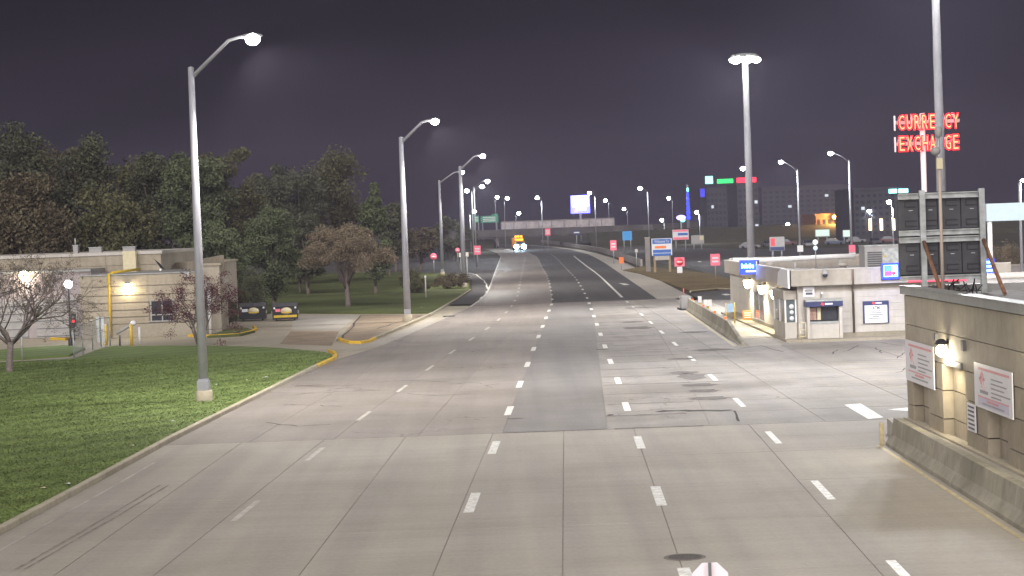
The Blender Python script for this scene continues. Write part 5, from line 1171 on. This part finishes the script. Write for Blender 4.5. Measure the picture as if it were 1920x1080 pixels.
def car(x, y, rz, m, lab):
    t = thing('parked_car', lab, 'car', (x, y, 0), rz, 'cars in the far car park')
    MB().add([(-.9, -2.2, .3), (.9, -2.2, .3), (.9, 2.2, .3), (-.9, 2.2, .3), (-.9, -2.2, .8), (.9, -2.2, .8), (.9, 2.2, .9), (-.9, 2.2, .9)], [(0, 1, 5, 4), (1, 2, 6, 5), (2, 3, 7, 6), (3, 0, 4, 7), (4, 5, 6, 7), (3, 2, 1, 0)]).build('body', m, t)
    MB().add([(-.85, -1.0, .8), (.85, -1.0, .8), (.85, 1.9, .9), (-.85, 1.9, .9), (-.65, -.2, 1.45), (.65, -.2, 1.45), (.65, 1.2, 1.45), (-.65, 1.2, 1.45)], [(0, 1, 5, 4), (1, 2, 6, 5), (2, 3, 7, 6), (3, 0, 4, 7), (4, 5, 6, 7)]).build('cabin', T['gls'], t)
    for sx_ in (-.85, .85):
        for sy in (-1.35, 1.4): w_ = MB().lathe([(.001, -.1), (.32, -.1), (.32, .1), (.001, .1)], n=12).build('wheel', T['rubber'], t); w_.location = (sx_, sy, .32); w_.rotation_euler = (0, math.pi / 2, 0)
    return t
cc = [pm('car_paint_%d' % i, c, .3, var=.03, spec=.6) for i, c in enumerate(((.18, .18, .19), (.05, .05, .06), (.12, .03, .03), (.24, .24, .24), (.05, .07, .12)))]
cl_ = ['silver', 'black', 'dark red', 'white', 'dark blue']; wh = ['under the first lamp', 'behind the rounded board', 'by the lit columns', 'beside the small lit board', 'near the left lamp pole', 'in front of the hotel', 'at the edge of the lot', 'left of the orange building']
for i, px in enumerate((1405, 1440, 1475, 1515, 1565, 1605, 1640, 1668)):
    c = P(px, 440, 440 + (i % 3) * 15); cr = car(c.x, c.y, random.choice((0, 1.57, 1.4)), cc[i % 5], '%s parked car in the far lot %s' % (cl_[i % 5], wh[i])); cr.location.z = 4.0 if c.y > 560 else 0

# ------------------------------------------------------------------ trees
def leaves(cl, n, size, seed, sq=.75):
    rnd = random.Random(seed); vs, fs = [], []
    for i in range(n):
        c, r = cl[rnd.randrange(len(cl))]
        d = Vector((rnd.gauss(0, 1), rnd.gauss(0, 1), rnd.gauss(0, 1))); d.normalize(); d *= r * rnd.random() ** .45; d.z *= sq
        p = Vector(c) + d; a = Vector((rnd.gauss(0, 1), rnd.gauss(0, 1), rnd.gauss(0, 1))).normalized(); b = a.orthogonal().normalized(); k = rnd.random() * 6.28; b = Matrix.Rotation(k, 3, a) @ b; q = a.cross(b)
        s_ = size * rnd.uniform(.6, 1.3); m_ = len(vs)
        vs += [p - b * s_, p - q * s_ * .5, p + b * s_, p + q * s_ * .5]; fs.append((m_, m_ + 1, m_ + 2, m_ + 3))
    mb = MB(); mb.v = [tuple(v) for v in vs]; mb.f = fs; mb.sm = [False] * len(fs); return mb
def clumps(rx, rz, zc, n, r, seed, cone=0, low=-.85):
    rnd = random.Random(seed); out_ = []
    while len(out_) < n:
        d = Vector((rnd.uniform(-1, 1), rnd.uniform(-1, 1), rnd.uniform(-1, 1)))
        if d.length > 1 or d.z < low or d.length < .35: continue
        k = 1 - cone * (d.z + 1) / 2
        out_.append((Vector((d.x * rx * k, d.y * rx * k, zc + d.z * rz)), r * rnd.uniform(.65, 1.35) * (1 - .45 * cone * (d.z + 1) / 2)))
    return out_
def limbs(mb, base_h, cl, r, seed, k=9):
    rnd = random.Random(seed)
    for c, _ in rnd.sample(cl, min(k, len(cl))):
        h = base_h * rnd.uniform(.6, 1.0); m_ = Vector((c.x * .45, c.y * .45, h + (c.z - h) * .6)); mb.tube([(0, 0, h), m_, c], [r * .5, r * .3, r * .08], 6)
def tree(px, base_y, Y, top, w_px, label, mat, n, size, seed, bark='bark', cone=0, trunk=.22, nc=26, name='tree', low=-.85, group=None, base_frac=.28, cat='tree', sq=.75, cr=.36):
    s = Y / F; c = P(px, base_y, Y); H_ = P(px, top, Y).z; rx = w_px * s / 2; zb = H_ * base_frac; rz = (H_ - zb) / 2; zc = (H_ + zb) / 2
    t = thing(name, label, cat, (c.x, Y, .1), random.Random(seed).random() * 6, group)
    cl = clumps(rx * .85, rz * .88, zc, nc, min(rx, rz) * cr, seed, cone, low)
    tb_ = MB(); tr_ = trunk; tb_.tube([(0, 0, -.2), (0, 0, .3), (.1, 0, zb), (0, .1, zc)], [tr_ * 1.4, tr_, tr_ * .8, tr_ * .4], 8); limbs(tb_, zb, cl, tr_, seed)
    tb_.build('trunk', T[bark], t); leaves(cl, n, size, seed, sq).build('crown', T[mat], t); return t
G_ = 'trees of the dark wood behind the left building'
bgt = [(25, 214, 234, 190, 'lf_dark', 'tallest dark tree at the left edge behind the building'), (118, 236, 268, 150, 'lf_rust', 'reddish dark tree second from left edge'), (176, 222, 258, 140, 'lf_dark', 'narrow dark tree behind the vent stack'),
       (245, 240, 288, 150, 'lf_olive', 'olive dark tree behind the right end of the roof'), (310, 230, 283, 140, 'lf_dark', 'dark tree just left of the near lamp pole'), (372, 225, 276, 130, 'lf_green', 'green tree directly behind the near lamp pole'),
       (432, 236, 268, 130, 'lf_olive', 'high rounded tree right of the near lamp pole'), (500, 262, 330, 120, 'lf_dark', 'dim tree in the dip of the treeline'), (565, 268, 296, 130, 'lf_dark', 'dim broad tree behind the brown round tree'),
       (640, 276, 290, 130, 'lf_olive', 'dim olive tree above the brown round tree'), (-60, 205, 250, 160, 'lf_dark', 'dark tree cut by the left edge of view'), (745, 330, 388, 60, 'lf_dark', 'small dark tree behind the driveway lamp pole'),
       (60, 190, 330, 160, 'lf_rust', 'lower reddish tree behind the bare tree'), (210, 196, 360, 170, 'lf_olive', 'low olive tree just above the building roof')]
for i, (px, Y, top, w_, m, lab) in enumerate(bgt): tree(px, 560, Y, top - 14, w_ * 1.05, lab, m, 15000, .19, 100 + i, trunk=.3, nc=60, group=G_, base_frac=.12, low=-1)
tree(705, 545, 215, 330, 95, 'conical green tree left of the driveway lamp pole', 'lf_green', 11000, .16, 131, cone=.75, base_frac=.08, group=None, nc=34, low=-1)
tree(515, 560, 186, 386, 110, 'lit green tree behind the two dumpsters', 'lf_green', 18000, .12, 132, base_frac=.06, nc=60, low=-1)
tree(415, 560, 172, 405, 110, 'green tree rising behind the right wing of the building', 'lf_green', 14000, .13, 133, base_frac=.08, nc=50, low=-1)
tree(578, 545, 222, 392, 90, 'dark green tree between the lit tree and the brown tree', 'lf_dark', 12000, .15, 134, base_frac=.08, nc=44)
tree(653, 576, 180, 420, 198, 'wide round brown-leaved tree on the verge lawn', 'lf_brown', 26000, .08, 135, 'greybark', base_frac=.27, nc=60, trunk=.26, low=-.55, sq=.6)
tree(563, 548, 228, 470, 80, 'small thin brown tree behind the round brown tree', 'lf_rust', 3000, .12, 136, 'greybark', base_frac=.3, nc=26, trunk=.14)
tree(790, 500, 330, 420, 70, 'dim brownish tree between ramp and lamp poles', 'lf_rust', 2600, .22, 137, base_frac=.15, nc=22)
tree(730, 500, 300, 395, 70, 'dark tree right behind the driveway lamp pole', 'lf_dark', 3000, .22, 138, base_frac=.15, nc=22)
tree(850, 480, 420, 402, 90, 'dark far tree behind the verge lamp pole', 'lf_dark', 3000, .3, 139, base_frac=.1, nc=22)
for i, (px, Y, w_, top, m, lab) in enumerate(((474, 170, 56, 494, 'lf_dark', 'rounded dark evergreen shrub behind the left dumpster'), (428, 150, 34, 562, 'lf_green', 'leafy green shrub at the building corner'), (457, 165, 30, 548, 'lf_olive', 'low olive shrub beside the building wing'),
                                       (840, 222, 90, 512, 'lf_rust', 'low brown brush on the verge by the marker post'), (780, 212, 70, 524, 'lf_olive', 'low olive brush left of the marker post'), (770, 236, 40, 505, 'lf_olive', 'yellowish bush behind the driveway lamp pole'),
                                       (1890, 206, 90, 456, 'lf_brown', 'brown hedge above the grey retaining wall'))):
    tree(px, 560, Y, top, w_, lab, m, 6000, .07 if Y < 200 else .08, 160 + i, trunk=.04, nc=44, name='shrub', base_frac=.02, low=-1, cat='shrub', cr=.5)
# bare tree in front left and burgundy sapling
def branch(mb, p, d, ln, r, lv, rnd, tips):
    pts = [p]; q = p.copy(); dd = d.copy()
    for k in range(4):
        dd = (dd + Vector((rnd.gauss(0, .16), rnd.gauss(0, .16), rnd.gauss(0, .12) + .03))).normalized(); q = q + dd * ln / 4; pts.append(q.copy())
    mb.tube(pts, [r, r * .88, r * .76, r * .66, r * .55], 5 if lv < 3 else 3)
    if lv == 0 or r < .003: tips.append(q); return
    for k in range(rnd.choice((3, 3, 4)) if lv > 1 else 4):
        a = rnd.random() * 6.28; o_ = dd.orthogonal().normalized(); o_ = Matrix.Rotation(a, 3, dd) @ o_
        i_ = rnd.randrange(2, 5); branch(mb, pts[i_], (dd * rnd.uniform(.45, .9) + o_ * rnd.uniform(.5, .95)).normalized(), ln * rnd.uniform(.58, .82), r * .52, lv - 1, rnd, tips)
rnd = random.Random(5); c = G(18, 697, .12); bt = thing('bare_tree', 'leafless spreading tree on the lawn at left edge', 'tree', (c[0], c[1], .12)); mb = MB(); tips = []
mb.tube([(0, 0, -.1), (0, 0, .15), (.05, 0, .9), (.12, 0, 1.5)], [.26, .19, .165, .16], 9)
for d, ln, r in ((Vector((-.1, .1, 1)), 2.4, .12), (Vector((.75, 0, .62)), 2.5, .12), (Vector((-.8, .2, .55)), 2.1, .10), (Vector((.35, -.4, .8)), 2.1, .10), (Vector((-.3, .5, .8)), 2.1, .10)): branch(mb, Vector((.1, 0, 1.35)), d.normalized(), ln * .98, r * 1.05, 5, rnd, tips)
mb.build('branches', T['greybark'], bt)
rnd2 = random.Random(8); leaves([(p, .16) for p in tips if rnd2.random() < .4] or [(Vector((0, 0, 4)), 1)], 9000, .04, 9).build('last_leaves', T['lf_rust'], bt)
rnd = random.Random(21); c = G(372, 646, .1); st = thing('sapling', 'small burgundy-leaved multi-stem tree beside the near lamp pole', 'tree', (c[0], c[1], .05)); mb = MB(); tips = []
for k in range(7): a = k * .9; branch(mb, Vector((.05 * math.cos(a), .05 * math.sin(a), 0)), Vector((.38 * math.cos(a), .38 * math.sin(a), 1)).normalized(), 2.1, .05, 2, rnd, tips)
mb.build('stems', T['greybark'], st); leaves([(p, .42) for p in tips], 6500, .055, 12).build('foliage', T['lf_red'], st)
